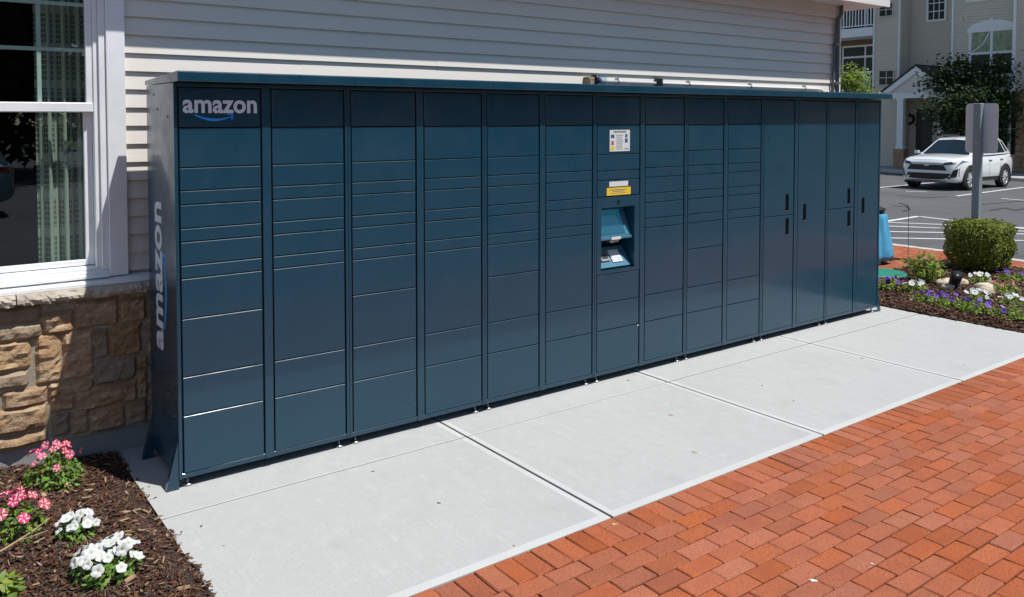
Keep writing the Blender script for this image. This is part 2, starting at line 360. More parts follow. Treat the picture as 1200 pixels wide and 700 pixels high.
# concrete walkway
walk = MB().box(-.16, 6.97, -1.553, .74, -.16, -.0028).build('concrete_walkway', 'joint', kind='structure')
XJ = [-.16, 1.602, 3.368, 5.135, 6.97]; YJ = [-1.555, -.277, .745]
for i in range(4):
    for j in range(2):
        g = .0075
        x0, x1 = XJ[i]+(g if i else 0), XJ[i+1]-(g if i < 3 else 0); y0, y1 = YJ[j]+(g*.6 if j else 0), YJ[j+1]-(g*.6 if j == 0 else 0)
        e = .048; b = .0022; zt = rng.uniform(-.0008, .0008)
        def ringv(d, z):
            lo = d if (j == 0 or d < .01) else .005; hi = d if d < .01 else .005
            dx = d*(.75 if d > .01 else 1); xl = dx if (i > 0 or d < .01) else .0045
            return [(x0+xl, y0+lo, z), (x1-dx, y0+lo, z), (x1-dx, y1-hi, z), (x0+xl, y1-hi, z)]
        mb = MB(); v = ringv(0, -.12)+ringv(0, zt-b)+ringv(b, zt)+ringv(e, zt)
        fs = [(k, (k+1) % 4, 4+(k+1) % 4, 4+k) for k in range(4)]; mb.add(v, fs, 1)
        mb.add(v, [(4+k, 4+(k+1) % 4, 8+(k+1) % 4, 8+k) for k in range(4)]+[(8+k, 8+(k+1) % 4, 12+(k+1) % 4, 12+k) for k in range(4)], 1)
        mb.add(v, [(12, 13, 14, 15)], 0)
        bm_o = mb.build('slab', ['concrete', 'concrete_edge'], walk)

# brick paving
pave = MB().box(-6, 11.1, -4.04, -1.557, -.14, -.011).box(6.98, 11.1, -1.557, 5, -.14, -.012).build('brick_pavement', 'sand', kind='structure')
def brick_mesh(L, Wd, k):
    mb = MB(); mb.box(-L/2, L/2, -Wd/2, Wd/2, -.06, 0)
    me = mb.mesh('brick', 'brick', bevel=.0045)
    for v in me.vertices:
        v.co += Vector((random.uniform(-.0022, .0022), random.uniform(-.0022, .0022), random.uniform(-.001, .001)))
    return me
BR = [brick_mesh(.1968, .0945, k) for k in range(5)]; BS = [brick_mesh(.0968, .188, k) for k in range(4)]
spots = []
k = 0
x = -6.0
while x < 11.05:
    spots.append((x+.05, -1.557-.0955, 1)); x += .1013
y = -1.557-.192-.05; row = 0
while y > -4.0:
    x = -6+(.1 if row % 2 else 0)+rng.uniform(-.008, .008)
    while x < 10.95: spots.append((x+.1, y, 0)); x += .2002
    y -= .1003; row += 1
y = -1.5; row = 0
while y < 4.95:
    x = 7.3+(.1 if row % 2 else 0)
    while x < 10.95:
        if not (x+.2 < 10.28 and y < 1.02+.0): spots.append((x+.1, y, 0))
        x += .2002
    y += .1003; row += 1
def inview(x, y, mx=60):
    d = Vector((x, y, 0))-CV; fl = Vector((math.cos(YAW), math.sin(YAW), 0)); rt = Vector((math.sin(YAW), -math.cos(YAW), 0)); up = Vector((0, 0, 1))
    fw = fl*math.cos(PITCH)-up*math.sin(PITCH); cu = up*math.cos(PITCH)+fl*math.sin(PITCH)
    w = d.dot(fw)
    if w < .2: return None
    px = 600+979.18*d.dot(rt)/w; py = 177.535-979.18*d.dot(cu)/w
    return w if (-15 < px < 1215 and -15 < py < 715) else None
vis = sorted([(inview(s[0], s[1]), i) for i, s in enumerate(spots) if inview(s[0], s[1])])
pick = {i for _, i in vis[:300]}
rest_v, rest_f = [], []
for i, (x, y, kd) in enumerate(spots):
    me = random.choice(BS if kd else BR); z = -.001+random.gauss(0, .0009); a = random.gauss(0, .0035)
    if i in pick:
        o = link('brick', me, pave, Vector((x, y, z))-wloc(pave)); o.rotation_euler = (random.gauss(0, .0025), random.gauss(0, .0025), a)
    else:
        n0 = len(rest_v)
        ca, sa = math.cos(a), math.sin(a)
        rest_v += [(x+v.co.x*ca-v.co.y*sa, y+v.co.x*sa+v.co.y*ca, z+v.co.z) for v in me.vertices]
        rest_f += [tuple(n0+q for q in p.vertices) for p in me.polygons]
mb = MB(); mb.v = rest_v; mb.f = rest_f; mb.mi = [0]*len(rest_f)
mb.build('brick', 'brick', pave, kind='stuff')

# mulch beds
def bed(name, x0, x1, y0, y1, zf, n=26):
    vs = []; gx = np.linspace(x0, x1, n); gy = np.linspace(y0, y1, n)
    for a in gx:
        for b in gy: vs.append((a, b, zf(a, b)))
    fs = [(i*n+j, (i+1)*n+j, (i+1)*n+j+1, i*n+j+1) for i in range(n-1) for j in range(n-1)]
    return MB().add(vs, fs).build(name, 'soil', smooth=True, kind='structure')
def zl(x, y): return .012+.03*min(1, max(0, (-.2-x)/.5))+.012*math.sin(7*x+3*y)+.008*math.sin(13*y-5*x)-.025*math.exp(-((x+.2)/.08)**2)
def zr(x, y): return .016-.02*math.exp(-((x-6.96)/.07)**2)+.035*min(1, max(0, (x-7.0)/.6))+.012*math.sin(4*x+3*y)+.01*math.sin(7*y-5*x)
bed('mulch_bed', -3.2, -.162, -1.555, .75, zl); bed('mulch_bed', 6.962, 10.27, -1.555, 1.0, zr)
def chips(n, xs, ys, zf, size, name, m, pale=0):
    X = xs(n); Y = ys(n); Z = np.array([zf(a, b) for a, b in zip(X, Y)])+rng.uniform(-.002, .016, n)
    L = np.minimum(size*rng.lognormal(0, .45, n), size*2.1); Wd = L*rng.uniform(.12, .4, n); H = Wd*rng.uniform(.25, .6, n)
    yaw = rng.uniform(0, 6.28, n); pit = rng.normal(0, .3, n); rol = rng.normal(0, .5, n)
    corners = np.array([[sx, sy, sz] for sz in (-.5, .5) for sy in (-.5, .5) for sx in (-.5, .5)])
    V = corners[None]*np.stack([L, Wd, H], 1)[:, None, :]
    V[:, [1, 7], 1] *= rng.uniform(.2, 1, n)[:, None]; V[:, [0, 4], 0] *= rng.uniform(.5, 1, n)[:, None]
    c, s = np.cos(rol)[:, None], np.sin(rol)[:, None]; y_, z_ = V[..., 1]*c-V[..., 2]*s, V[..., 1]*s+V[..., 2]*c
    c, s = np.cos(pit)[:, None], np.sin(pit)[:, None]; x_, z2 = V[..., 0]*c+z_*s, -V[..., 0]*s+z_*c
    c, s = np.cos(yaw)[:, None], np.sin(yaw)[:, None]
    P = np.stack([x_*c-y_*s+X[:, None], x_*s+y_*c+Y[:, None], z2+Z[:, None]], -1)
    q = np.array([[0, 2, 3, 1], [4, 5, 7, 6], [0, 1, 5, 4], [1, 3, 7, 5], [3, 2, 6, 7], [2, 0, 4, 6]])
    Q = (np.arange(n)[:, None, None]*8+q[None]).reshape(-1, 4)
    return np_mesh(name, P.reshape(-1, 3), Q, m)
U = lambda a, b: (lambda n: rng.uniform(a, b, n))
def edgex(n):                       # thins out unevenly over the slab edge
    a = rng.uniform(-1.5, -.15, n); return a+np.where(rng.random(n) < .03, rng.uniform(0, 1, n)**2*.09, 0)
tag(link('mulch', chips(27000, edgex, U(-1.5, .745), zl, .0195, 'mulch', 'mulch')), 'dark brown shredded bark mulch covering the bed below the stone wall', 'mulch', kind='stuff')
tag(link('mulch', chips(700, edgex, U(-1.5, .745), lambda a, b: zl(a, b)+.008, .026, 'mulch', 'mulch_pale')), 'pale splinters scattered through the mulch below the stone wall', 'mulch', kind='stuff')
tag(link('mulch', chips(16000, lambda n: 6.965+3.28*rng.beta(1, 1.35, n), U(-1.5, .98), zr, .036, 'mulch', 'mulch')), 'dark brown shredded bark mulch around the clipped shrub', 'mulch', kind='stuff')
tag(link('mulch', chips(500, U(6.99, 10.25), U(-1.5, .98), lambda a, b: zr(a, b)+.01, .036, 'mulch', 'mulch_pale')), 'pale splinters scattered through the mulch around the clipped shrub', 'mulch', kind='stuff')

# ================================================================ the building behind the locker
bld = empty('clubhouse', (3.0, 2.5, 0), 'cream clapboard building with a stone base and white trimmed window behind the blue locker', 'building')
SY = .80; EX = .106; Z0 = 2.312
XE = 7.14
box('wall', 'siding', bld, -.165, 7.2, .813, 1.0, 1.0, 3.16)
box('wall', 'siding', bld, -3.2, -1.29, .813, 1.0, 1.0, 3.16)
box('wall', 'siding', bld, -1.29, -.165, .813, 1.0, 2.93, 3.16)
box('wall', 'foundation', bld, -3.2, 7.2, .80, 1.0, .10, .985)
box('foundation', 'foundation', bld, -3.2, 7.2, .75, 1.0, -.3, .132, .004)
box('wall', 'siding', bld, 7.0, 7.2, 1.0, 9.5, -.3, 3.16); box('wall', 'siding', bld, -3.2, 7.0, 9.3, 9.5, -.3, 3.16); box('wall', 'siding', bld, -3.2, -3.0, 1.0, 9.3, -.3, 3.16)
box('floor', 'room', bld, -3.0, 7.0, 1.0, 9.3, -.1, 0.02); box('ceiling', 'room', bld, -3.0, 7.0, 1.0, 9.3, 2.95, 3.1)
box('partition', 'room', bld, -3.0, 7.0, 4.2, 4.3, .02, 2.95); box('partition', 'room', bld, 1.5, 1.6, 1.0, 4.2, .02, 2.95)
for r in range(-12, 7):
    zb = Z0+EX*r; zt = zb+EX+.006
    if zt > 3.03: zt = 3.03
    cuts = sorted(random.sample([.7, 1.4, 2.2, 2.9, 3.6, 4.4, 5.2, 6.1], 2))
    if r == -1: cuts = [1.02, 4.9]
    if r == 0: cuts = [2.05, 5.6]
    ends = [-.068]+cuts+[XE]
    for i in range(3):
        x0, x1 = ends[i], ends[i+1]+(.02 if i < 2 else 0); t = .0012*(i % 2)+random.uniform(0, .0004)
        MB().prism([(SY-.0195-t, zb), (SY-.0005-t, zt), (SY+.0125, zt), (SY+.0125, zb)], x0, x1).build('plank', 'siding', bld)
    MB().prism([(SY-.0195, zb), (SY-.0005, zt), (SY+.0125, zt), (SY+.0125, zb)], -3.2, -1.395).build('plank', 'siding', bld)
box('frieze_board', 'frieze', bld, -3.2, 7.24, .757, .812, 3.02, 3.152, .003)
box('corner_board', 'trim', bld, 7.142, 7.226, .775, .8125, .99, 3.0195, .003); box('corner_board', 'trim', bld, 7.201, 7.226, .8127, .93, -.2, 3.0195, .003)
box('soffit', 'fascia', bld, -3.4, 7.62, .47, 1.05, 3.153, 3.165)
box('fascia', 'fascia', bld, -3.4, 7.64, .452, .47, 3.145, 3.34, .002)
mb = MB(); mb.prism([(.40, 3.345), (5.15, 5.5), (9.9, 3.345), (9.9, 3.40), (5.15, 5.57), (.40, 3.40)], -3.5, 7.68); mb.build('roof', 'roofing', bld)
mb = MB(); mb.prism([(.9, 3.1), (5.15, 5.45), (9.4, 3.1)], 7.05, 7.2); mb.build('gable_wall', 'siding', bld)
mb = MB(); mb.prism([(.9, 3.1), (5.15, 5.45), (9.4, 3.1)], -3.2, -3.05); mb.build('gable_wall', 'siding', bld)

# stone veneer
box('mortar_bed', 'mortar', bld, -3.2, 7.18, .738, .80, .134, .925)
def stone(x0, x1, z0, z1, m='stone', depth=.024):
    n = max(4, int((x1-x0)/.022)); k = max(3, int((z1-z0)/.022)); sd = random.random()*50
    from mathutils import noise as nz
    vs = []; cx, cz = (x0+x1)/2, (z0+z1)/2; hx, hz = (x1-x0)/2, (z1-z0)/2
    base = depth*random.uniform(.75, 1.2)
    for i in range(n+1):
        for j in range(k+1):
            u, v = i/n*2-1, j/k*2-1
            wob = .006
            e = (1-abs(u)**16)*(1-abs(v)**12)
            X = cx+u*hx; Z = cz+v*hz
            X += wob*nz.noise(Vector((sd, X*9, Z*9)))*(1 if abs(u) > .9 else .4); Z += wob*1.3*nz.noise(Vector((X*8, sd, Z*8)))*(1 if abs(v) > .9 else .4)
            h = base*(.25+.75*min(1, e*1.8)) if e > 0 else -.004
            h += e*(.017*nz.fractal(Vector((X*8+sd, Z*20, sd)), .8, 2.1, 4)+.008*nz.noise(Vector((X*26, Z*60, sd))))
            vs.append((X, .739-h, Z))
    fs = [(i*(k+1)+j, (i+1)*(k+1)+j, (i+1)*(k+1)+j+1, i*(k+1)+j+1) for i in range(n) for j in range(k)]
    # side skirt back to the mortar
    mb = MB().add(vs, fs); b = len(vs)
    rim = [i*(k+1) for i in range(n+1)]+[n*(k+1)+j for j in range(1, k+1)]+[i*(k+1)+k for i in range(n-1, -1, -1)]+[j for j in range(k-1, 0, -1)]
    mb.v += [(vs[r][0], .75, vs[r][2]) for r in rim]; L = len(rim)
    mb.f += [(rim[q], rim[(q+1) % L], b+(q+1) % L, b+q) for q in range(L)]; mb.mi += [0]*L
    return mb.build('stone', m, bld)
SP = [(0,357,48,379,'g'),(50,366,86,389,''),(88,352,139,383,''),(141,350,171,377,''),(0,381,49,399,'g'),(54,379,86,391,''),(0,401,36,434,''),(42,392,72,449,''),
 (74,388,110,443,''),(112,387,127,419,'g'),(129,380,166,417,''),(113,421,160,448,'g'),(0,438,33,455,'g'),(4,457,55,477,''),(57,447,110,463,''),
 (60,465,87,482,''),(90,452,161,477,''),(163,418,172,432,''),(163,434,172,468,''),(0,479,55,506,''),(62,486,83,511,'g'),(85,482,104,508,''),(106,478,147,506,''),(149,470,173,497,''),(0,510,56,529,'')]
for (a, b, c, d, g) in SP:
    p = on(1, .72, a, b); q = on(1, .72, c, d); p2 = on(1, .72, c, b); 
    zc = (on(1, .72, (a+c)/2, b).z, on(1, .72, (a+c)/2, d).z)
    x0 = p.x if a > 0 else -.86
    z1 = min(zc[0], .918); z0 = max(zc[1], .138)
    x0 -= .010; z0 = max(z0-.010, .135); z1 = min(z1+.010, .922)
    if z1-z0 > .03: stone(x0, q.x+.010, z0, z1, 'stone_grey' if g else 'stone')
def fill_stones(xa, xb):
    z = .14
    while z < .9:
        h = min(random.choice([.08, .11, .16]), .915-z); x = xa
        if h < .035: break
        while x < xb-.03:
            w = min(random.uniform(.14, .34), xb-x); stone(x, x+w-.012, z, z+h-.012, random.choice(['stone', 'stone', 'stone_grey'])); x += w
        z += h
fill_stones(-1.7, -.875); fill_stones(.02, .7)
# cast stone ledge and flashing
from mathutils import noise as nz
def ledge(x0, x1):
    n = int((x1-x0)/.012)+1; vs = []; prof = [(.70, .985), (.672, .984), (.664, .968), (.66, .955), (.662, .940), (.675, .926), (.70, .922)]
    for i in range(n+1):
        X = x0+(x1-x0)*i/n
        for j, (Y, Z) in enumerate(prof):
            a = .012 if 1 < j < 6 else .001
            dy = a*nz.fractal(Vector((X*22, Z*60, 1.7)), .7, 2.1, 4)
            vs.append((X, Y+dy, Z+.5*dy))
        vs += [(X, .7385, .922), (X, .7385, .985)]
    k = len(prof)+2
    fs = [(i*k+j, (i+1)*k+j, (i+1)*k+(j+1) % k, i*k+(j+1) % k) for i in range(n) for j in range(k)]
    fs += [tuple(range(k)), tuple(n*k+j for j in range(k-1, -1, -1))]
    MB().add(vs, fs).build('ledge_stone', 'ledge', bld)
for x0, x1 in ((-2.2, -1.26), (-1.255, -.648), (-.642, -.02), (-.015, .6), (.606, 1.3)): ledge(x0, x1)
box('ledge_backing', 'mortar', bld, 1.31, 7.19, .67, .739, .924, .985)
MB().prism([(.69, .987), (.69, 1.004), (.74, 1.013), (.80, 1.022), (.80, .987)], -3.2, 7.18).build('ledge_flashing', 'trim', bld)

# window
win = empty('window', Vector((-.73, .8, 1.0))-bld.location); win.parent = bld
WX0, WX1 = -1.29, -.165
def wbox(name, x0, x1, y0, y1, z0, z1, b=.003, m='trim'): return box(name, m, win, x0, x1, y0, y1, z0, z1, b)
wbox('casing', -.168, -.068, .752, .812, 1.024, 3.018); wbox('casing', -1.395, -1.29, .752, .812, 1.024, 3.018)
wbox('casing', -1.289, -.169, .753, .8, 2.925, 3.018)
wbox('frame', -.205, -.1685, .765, .86, 1.065, 2.924); wbox('frame', -.232, -.2055, .781, .86, 1.075, 2.924); wbox('frame', -1.2895, -1.23, .77, .86, 1.065, 2.924); wbox('frame', -1.2295, -.2325, .77, .86, 2.89, 2.924)
MB().prism([(.735, 1.024), (.735, 1.038), (.755, 1.043), (.755, 1.054), (.775, 1.060), (.775, 1.074), (.87, 1.088), (.87, 1.024)], -1.289, -.1695).build('sill', 'trim', win)
# upper sash (outer) and lower sash (inner)
wbox('upper_sash', -.268, -.2325, .79, .825, 2.02, 2.889); wbox('upper_sash', -1.2295, -1.19, .79, .825, 2.02, 2.889); wbox('upper_sash', -1.1895, -.2685, .79, .825, 2.86, 2.889)
wbox('meeting_rail', -1.2295, -.2325, .782, .829, 1.965, 2.0195, .005)
wbox('lower_sash', -.278, -.2325, .83, .865, 1.09, 1.99); wbox('lower_sash', -1.2295, -1.18, .83, .865, 1.09, 1.99)
wbox('lower_sash', -1.1795, -.2785, .83, .865, 1.088, 1.12)
def pane(x0, x1, y, z0, z1): MB().add([(x0, y, z0), (x1, y, z0), (x1, y, z1), (x0, y, z1)], [(0, 1, 2, 3)]).build('pane', 'glass', win)
pane(-1.19, -.268, .806, 2.0195, 2.86); pane(-1.18, -.278, .846, 1.12, 1.964)
for z in (2.314, 2.57): wbox('muntin', -1.19, -.268, .808, .814, z-.011, z+.011, .002, 'muntin')
for xm in (-.497, -.73, -.96):
    for z0, z1 in ((2.02, 2.302), (2.326, 2.558), (2.582, 2.86)): wbox('muntin', xm-.011, xm+.011, .808, .814, z0, z1, .002, 'muntin')
# curtain: hangs inside, a thing of its own
def curtain(x0, x1, y, z0, z1):
    n, k = 90, 14; vs = []; uv = []
    for i in range(n+1):
        u = i/n
        for j in range(k+1):
            v = j/k; X = x0+(x1-x0)*u
            Y = y+.026*math.sin(u*2*math.pi*4.6+.5*math.sin(v*2))+.012*math.sin(u*2*math.pi*10.3+1)
            vs.append((X, Y, z0+(z1-z0)*v)); uv.append((u, v))
    fs = [(i*(k+1)+j, (i+1)*(k+1)+j, (i+1)*(k+1)+j+1, i*(k+1)+j+1) for i in range(n) for j in range(k)]
    o = MB().add(vs, fs).build('curtain', 'curtain', smooth=True)
    me = o.data; ul = me.uv_layers.new(name='UVMap')
    for lp in me.loops: ul.data[lp.index].uv = (uv[lp.vertex_index][0]*(x1-x0)/.42, uv[lp.vertex_index][1]*(z1-z0)/1.9)
    md = o.modifiers.new('thick', 'SOLIDIFY'); md.thickness = .004
    return tag(o, 'pleated sage green curtain with dark woven dashes hanging behind the window glass', 'curtain')
curtain(-.50, -.10, .955, .25, 2.94)

# vertical pipes by the corner, wall conduit
def pipe(name, m, pts, r, parent=bld, n=10): return MB().tube(pts, r, n).build(name, m, parent, smooth=True)
pp = pipe('drain_pipe', 'pipe', [(7.115, .745, -.1), (7.115, .745, 3.0), (7.13, .72, 3.06), (7.13, .72, 3.15)], .021)
pipe('drain_pipe', 'pipe', [(7.05, .765, -.1), (7.05, .765, 2.2), (7.085, .755, 2.75), (7.10, .75, 3.0)], .013)
for z in (1.4, 2.3, 2.72): box('pipe_clip', 'steel', bld, 7.085, 7.145, .72, .787, z, z+.025)
cz = 2.243
pipe('conduit', 'pvc', [(3.665, .765, cz), (6.8, .765, cz), (6.86, .765, cz-.01), (6.9, .765, cz-.05), (6.91, .765, cz-.2)], .0135)
for xc in (3.85, 4.75, 5.65, 6.55):
    mb = MB(); mb.tube([(xc-.008, .765, cz), (xc+.008, .765, cz)], .019, 10); mb.box(xc-.008, xc+.008, .76, .79, cz+.012, cz+.034); mb.build('conduit_clip', 'steel', bld)
MB().box(4.318, 4.38, .735, .788, cz-.05, cz+.045).build('conduit_coupling', 'black', bld, .004)

# dome camera on the wall above the locker
dc = empty('security_camera', (3.57, .78, 2.19), 'small security camera with a clear bulging dome on the cream siding above the locker', 'security camera')
mb = MB(); mb.box(3.475, 3.545, .72, .788, 2.19, 2.275); mb.box(3.482, 3.538, .712, .72, 2.2, 2.265); mb.build('junction_box', 'stone_grey', dc, .004)
MB().lathe([(.046, 0), (.05, .003), (.05, .02), (.046, .024)], (3.546, .735, 2.248), 20, 'x').build('collar', 'black', dc, smooth=True)
d_ = MB(); d_.lathe([(.054, 0), (.058, .025), (.056, .06), (.046, .085), (.026, .10), (.0005, .105)], (3.571, .735, 2.248), 20, 'x'); d_.build('dome', glass_mat('dome_plastic', (.75, .85, .9), 1.7), dc, smooth=True)
MB().lathe([(.024, 0), (.03, .012), (.026, .035), (.012, .045)], (3.58, .735, 2.248), 14, 'x').build('lens', 'print_blue', dc, smooth=True)

# ================================================================ parcel locker
lk = empty('parcel_locker', (3.35, .28, 0), 'long row of dark blue steel locker doors under one overhanging roof on the concrete pad', 'parcel locker')
H0, H1, DP, LX = .052, 2.113, .56, 6.70
MW = .9657; mods = [MW*i for i in range(7)]+[LX]
KX0, KX1, KZ0, KZ1 = 2.962, 3.300, .817, 1.278
mb = MB(); mb.box(0, .003, 0.0, DP, H0, H1); mb.build('side_panel', 'locker', lk)
mb = MB(); mb.box(LX-.003, LX, 0.0, DP, H0, H1); mb.build('side_panel', 'locker', lk)
for z0 in (.16, .62): pass
bp = MB().box(.004, LX-.004, DP-.003, DP, H0, H1).box(.004, LX-.004, .021, DP-.004, H0+.001, H0+.004).box(.004, LX-.004, .021, DP-.004, H1-.006, H1-.003)
bp.build('back_panel', 'locker_dark', lk)
ZA = [2.092, 1.883, 1.675, 1.556, 1.483, 1.36, 1.29, 1.169, 1.099, .889, .584, .380, .0785]
ZB = [z for z in ZA if z != .889]
cols = []
for k in range(7):
    a = mods[k]; c1 = (a+.022, a+.455); c2 = (a+.512, (a+.944) if k < 6 else LX-.022); cols += [c1, c2]
    b = mods[k+1]
    fr = MB(); y0, y1 = .0, .02
    fr.box(a+.0012, a+.0175, y0, y1, H0, H1); fr.box(b-.0175, b-.0012, y0, y1, H0, H1)
    fr.box(c1[1]+.0045, c2[0]-.0045, y0, y1, H0, H1)
    for (p, q) in ((a+.0175, c1[1]+.0045), (c2[0]-.0045, b-.0175)):
        fr.box(p+.0002, q-.0002, y0+.0042, y1, H0, .0792); fr.box(p+.0002, q-.0002, y0, y1, 2.0965, H1)
    fr.build('frame', 'locker', lk, .0012)
    if k == 3:
        MB().box(a+.003, KX0-.02, .021, .024, H0+.005, H1-.008).box(KX1+.02, b-.003, .021, .024, H0+.005, H1-.008).box(KX0-.0198, KX1+.0198, .021, .024, H0+.005, .79).box(KX0-.0198, KX1+.0198, .021, .024, 1.37, H1-.008).build('backing', 'locker_dark', lk)
    else: MB().box(a+.003, b-.003, .021, .024, H0+.005, H1-.008).build('backing', 'locker_dark', lk)
    for xf in (a+.052, b-.052):
        ft = MB(); ft.lathe([(.024, 0), (.027, .003), (.025, .010), (.010, .015), (.007, .018), (.007, H0+.002)], (xf, .042, 0), 16); ft.build('levelling_foot', 'steel', lk, smooth=True)
        ft = MB(); ft.lathe([(.024, 0), (.027, .003), (.025, .010), (.010, .015), (.007, .018), (.007, H0+.002)], (xf, DP-.05, 0), 16); ft.build('levelling_foot', 'steel', lk, smooth=True)
def door(x0, x1, z1, z0, y=.0025):
    g = .0028; x0 += .0045; x1 -= .0045
    me = MB().box(-(x1-x0)/2, (x1-x0)/2, 0, .016, 0, (z1-z0)-2*g).mesh('door', 'locker', bevel=.002)
    o = link('door', me, lk, Vector(((x0+x1)/2, y+random.uniform(-.0004, .0008), z0+g))-wloc(lk))
    o.rotation_euler = (random.gauss(0, .0009), 0, random.gauss(0, .0012)); return o
for ci, (x0, x1) in enumerate(cols):
    if ci in (0, 2, 4, 8): Z = ZA
    elif ci in (1, 3, 5, 7, 9): Z = ZB
    elif ci == 6: Z = [2.092, 1.883, 1.668, 1.548, 1.48, 1.36, None, .789, .580, .378, .0785]
    elif ci == 10: Z = [2.092, 1.076, .0785]
    elif ci == 12: Z = [2.092, 1.081, .0785]
    else: Z = [2.092, .0785]
    for a, b in zip(Z[:-1], Z[1:]):
        if a is None or b is None: continue
        door(x0, x1, a, b)
# handles on the tall doors: flat plates, black painted as a recess's shade
for (xh, za, zb) in ((5.185, 1.26, 1.116), (5.188, 1.047, .903), (5.446, 1.158, 1.013), (6.156, 1.264, 1.117), (6.162, 1.051, .904), (6.402, 1.16, 1.01)):
    h = MB().box(xh-.020, xh+.020, .0002, .002, zb, za).build('handle', 'slot', lk)
    MB().box(xh-.023, xh+.023, -.0015, .0018, zb-.005, zb-.0004).build('handle_lip', 'steel', h)
    MB().box(xh+.0205, xh+.0235, -.0015, .0018, zb, za).build('handle_lip', 'locker', h)
# roof caps
for k in range(7):
    a = mods[k]-(.004 if k == 0 else -.0008); b = mods[k+1]+(.026 if k == 6 else -.0008)
    rf = MB(); rf.prism([(-.10, 2.118), (-.10, 2.166), (-.096, 2.170), (.575, 2.142), (.575, 2.116)], a, b); rf.build('roof_cap', 'locker', lk, .0025)
# brackets at both ends
def bracket(x, sgn, y):
    mb = MB(); mb.prism([(x, .002), (x-sgn*.062, .002), (x-sgn*.060, .02), (x-sgn*.001, .252), (x, .252)], y, y+.003, 'y')
    mb.prism([(x-sgn*.062, .002), (x-sgn*.0585, .002), (x-sgn*.0005, .245), (x-sgn*.001, .252)], y+.0032, y+.035, 'y')
    mb.box(min(x, x-sgn*.06), max(x, x-sgn*.06), y+.003, y+.05, .002, .005)
    mb.build('anchor_bracket', 'locker', lk)
for y in (.006, .515): bracket(-.0005, 1, y); bracket(LX+.0005, -1, y)
for (y, z) in ((.19, .46), (.07, .37), (.12, 1.94), (.33, 1.98), (.40, 2.06)):
    MB().lathe([(.006, 0), (.006, .003), (.003, .004)], (-.004, y, z), 10, 'x').build('rivet', 'steel', lk)
# kiosk bay
kp = empty('kiosk_panel', Vector((3.135, .01, .79))-lk.location); kp.parent = lk
px0, px1 = cols[6]; pz0, pz1 = .7925, 1.3575
fr = MB(); fr.box(px0, KX0, .0025, .018, pz0, pz1); fr.box(KX1, px1, .0025, .018, pz0, pz1); fr.box(KX0+.0001, KX1-.0001, .0025, .018, KZ1, pz1); fr.box(KX0+.0001, KX1-.0001, .0025, .018, pz0, KZ0)
fr.build('bezel', 'locker', kp)
nk = MB(); d2 = .19
nk.box(KX0-.003, KX0-.0002, .0182, d2, KZ0, KZ1); nk.box(KX1+.0002, KX1+.003, .0182, d2, KZ0, KZ1); nk.box(KX0, KX1, .0182, d2, KZ1+.0002, KZ1+.003); nk.box(KX0, KX1, .0182, d2, KZ0-.003, KZ0-.0002); nk.box(KX0-.003, KX1+.003, d2+.0002, d2+.004, KZ0-.003, KZ1+.003)
nk.build('niche', 'locker', kp)
def tilted(name, m, x0, x1, ya, za, yb, zb, th=.01, off=0):
    n = Vector((0, -(zb-za), (yb-ya))).normalized()
    a = Vector((0, ya, za))+n*off; b = Vector((0, yb, zb))+n*off
    return MB().prism([(a.y, a.z), (b.y, b.z), (b.y-n.y*th, b.z-n.z*th), (a.y-n.y*th, a.z-n.z*th)], x0, x1).build(name, m, kp)
tilted('screen_bezel', 'kioskgrey', KX0+.004, KX1-.004, .035, 1.062, .125, 1.262, .02)
tilted('screen', 'screen', KX0+.022, KX1-.062, .040, 1.074, .118, 1.246, .004, .004)
MB().box(KX0+.003, KX1-.003, .022, .16, 1.036, 1.058).build('shelf', 'kioskgrey', kp, .003)
MB().box(3.083, 3.176, .0195, .0215, 1.035, 1.056).build('sticker', 'paper', kp)
MB().box(3.08, 3.17, .03, .09, 1.012, 1.0355).build('scanner', 'steel', kp, .006)
tilted('keypad_deck', 'kioskgrey', KX0+.004, KX1-.004, .03, .832, .14, .965, .02)
tilted('card_reader', 'print_grey', 3.02, 3.105, .062, .871, .105, .923, .012, .012)
tilted('card_slot', 'black', 3.035, 3.09, .075, .887, .098, .915, .008, .0165)
tilted('keypad', 'paper', 3.125, 3.225, .052, .859, .118, .939, .008, .008)
for r in range(4):
    for c in range(3):
        t0 = .12+r*.2; y0 = .052+(.066)*t0; z0 = .859+.08*t0; tilted('key', 'signback', 3.133+c*.03, 3.155+c*.03, y0, z0, y0+.009, z0+.011, .004, .0115)
MB().lathe([(.011, 0), (.011, .006), (.006, .008)], (3.131, -.0055, 1.318), 14, 'y').build('lock', 'black', kp)
# stickers with illegible print
st = MB().box(3.039, 3.243, -.0006, .0012, 1.689, 1.846).build('instruction_sticker', 'paper', lk)
pr = MB(); 
for r in range(8): pr.box(3.105, 3.105+random.uniform(.055, .075), -.0012, -.0008, 1.703+r*.0145, 1.708+r*.0145)
pr.box(3.075, 3.205, -.0012, -.0008, 1.826, 1.838); pr.box(3.188, 3.232, -.0012, -.0008, 1.703, 1.710)
pr.build('print_line', 'print_grey', st)
for (x0, x1, z0, z1, m) in ((3.05, 3.085, 1.787, 1.812, 'print_blue'), (3.056, 3.078, 1.735, 1.765, 'print_red'), (3.05, 3.088, 1.700, 1.724, 'yellow'), (3.195, 3.218, 1.79, 1.815, 'print_blue'), (3.192, 3.22, 1.752, 1.782, 'print_blue')):
    MB().box(x0, x1, -.0012, -.0008, z0, z1).build('print_patch', m, st)
MB().box(3.037, 3.227, -.0006, .0012, 1.431, 1.468).build('sticker', 'paper', lk)
ys_ = MB().box(3.012, 3.254, -.0006, .0012, 1.367, 1.423).build('yellow_sticker', 'yellow', lk)
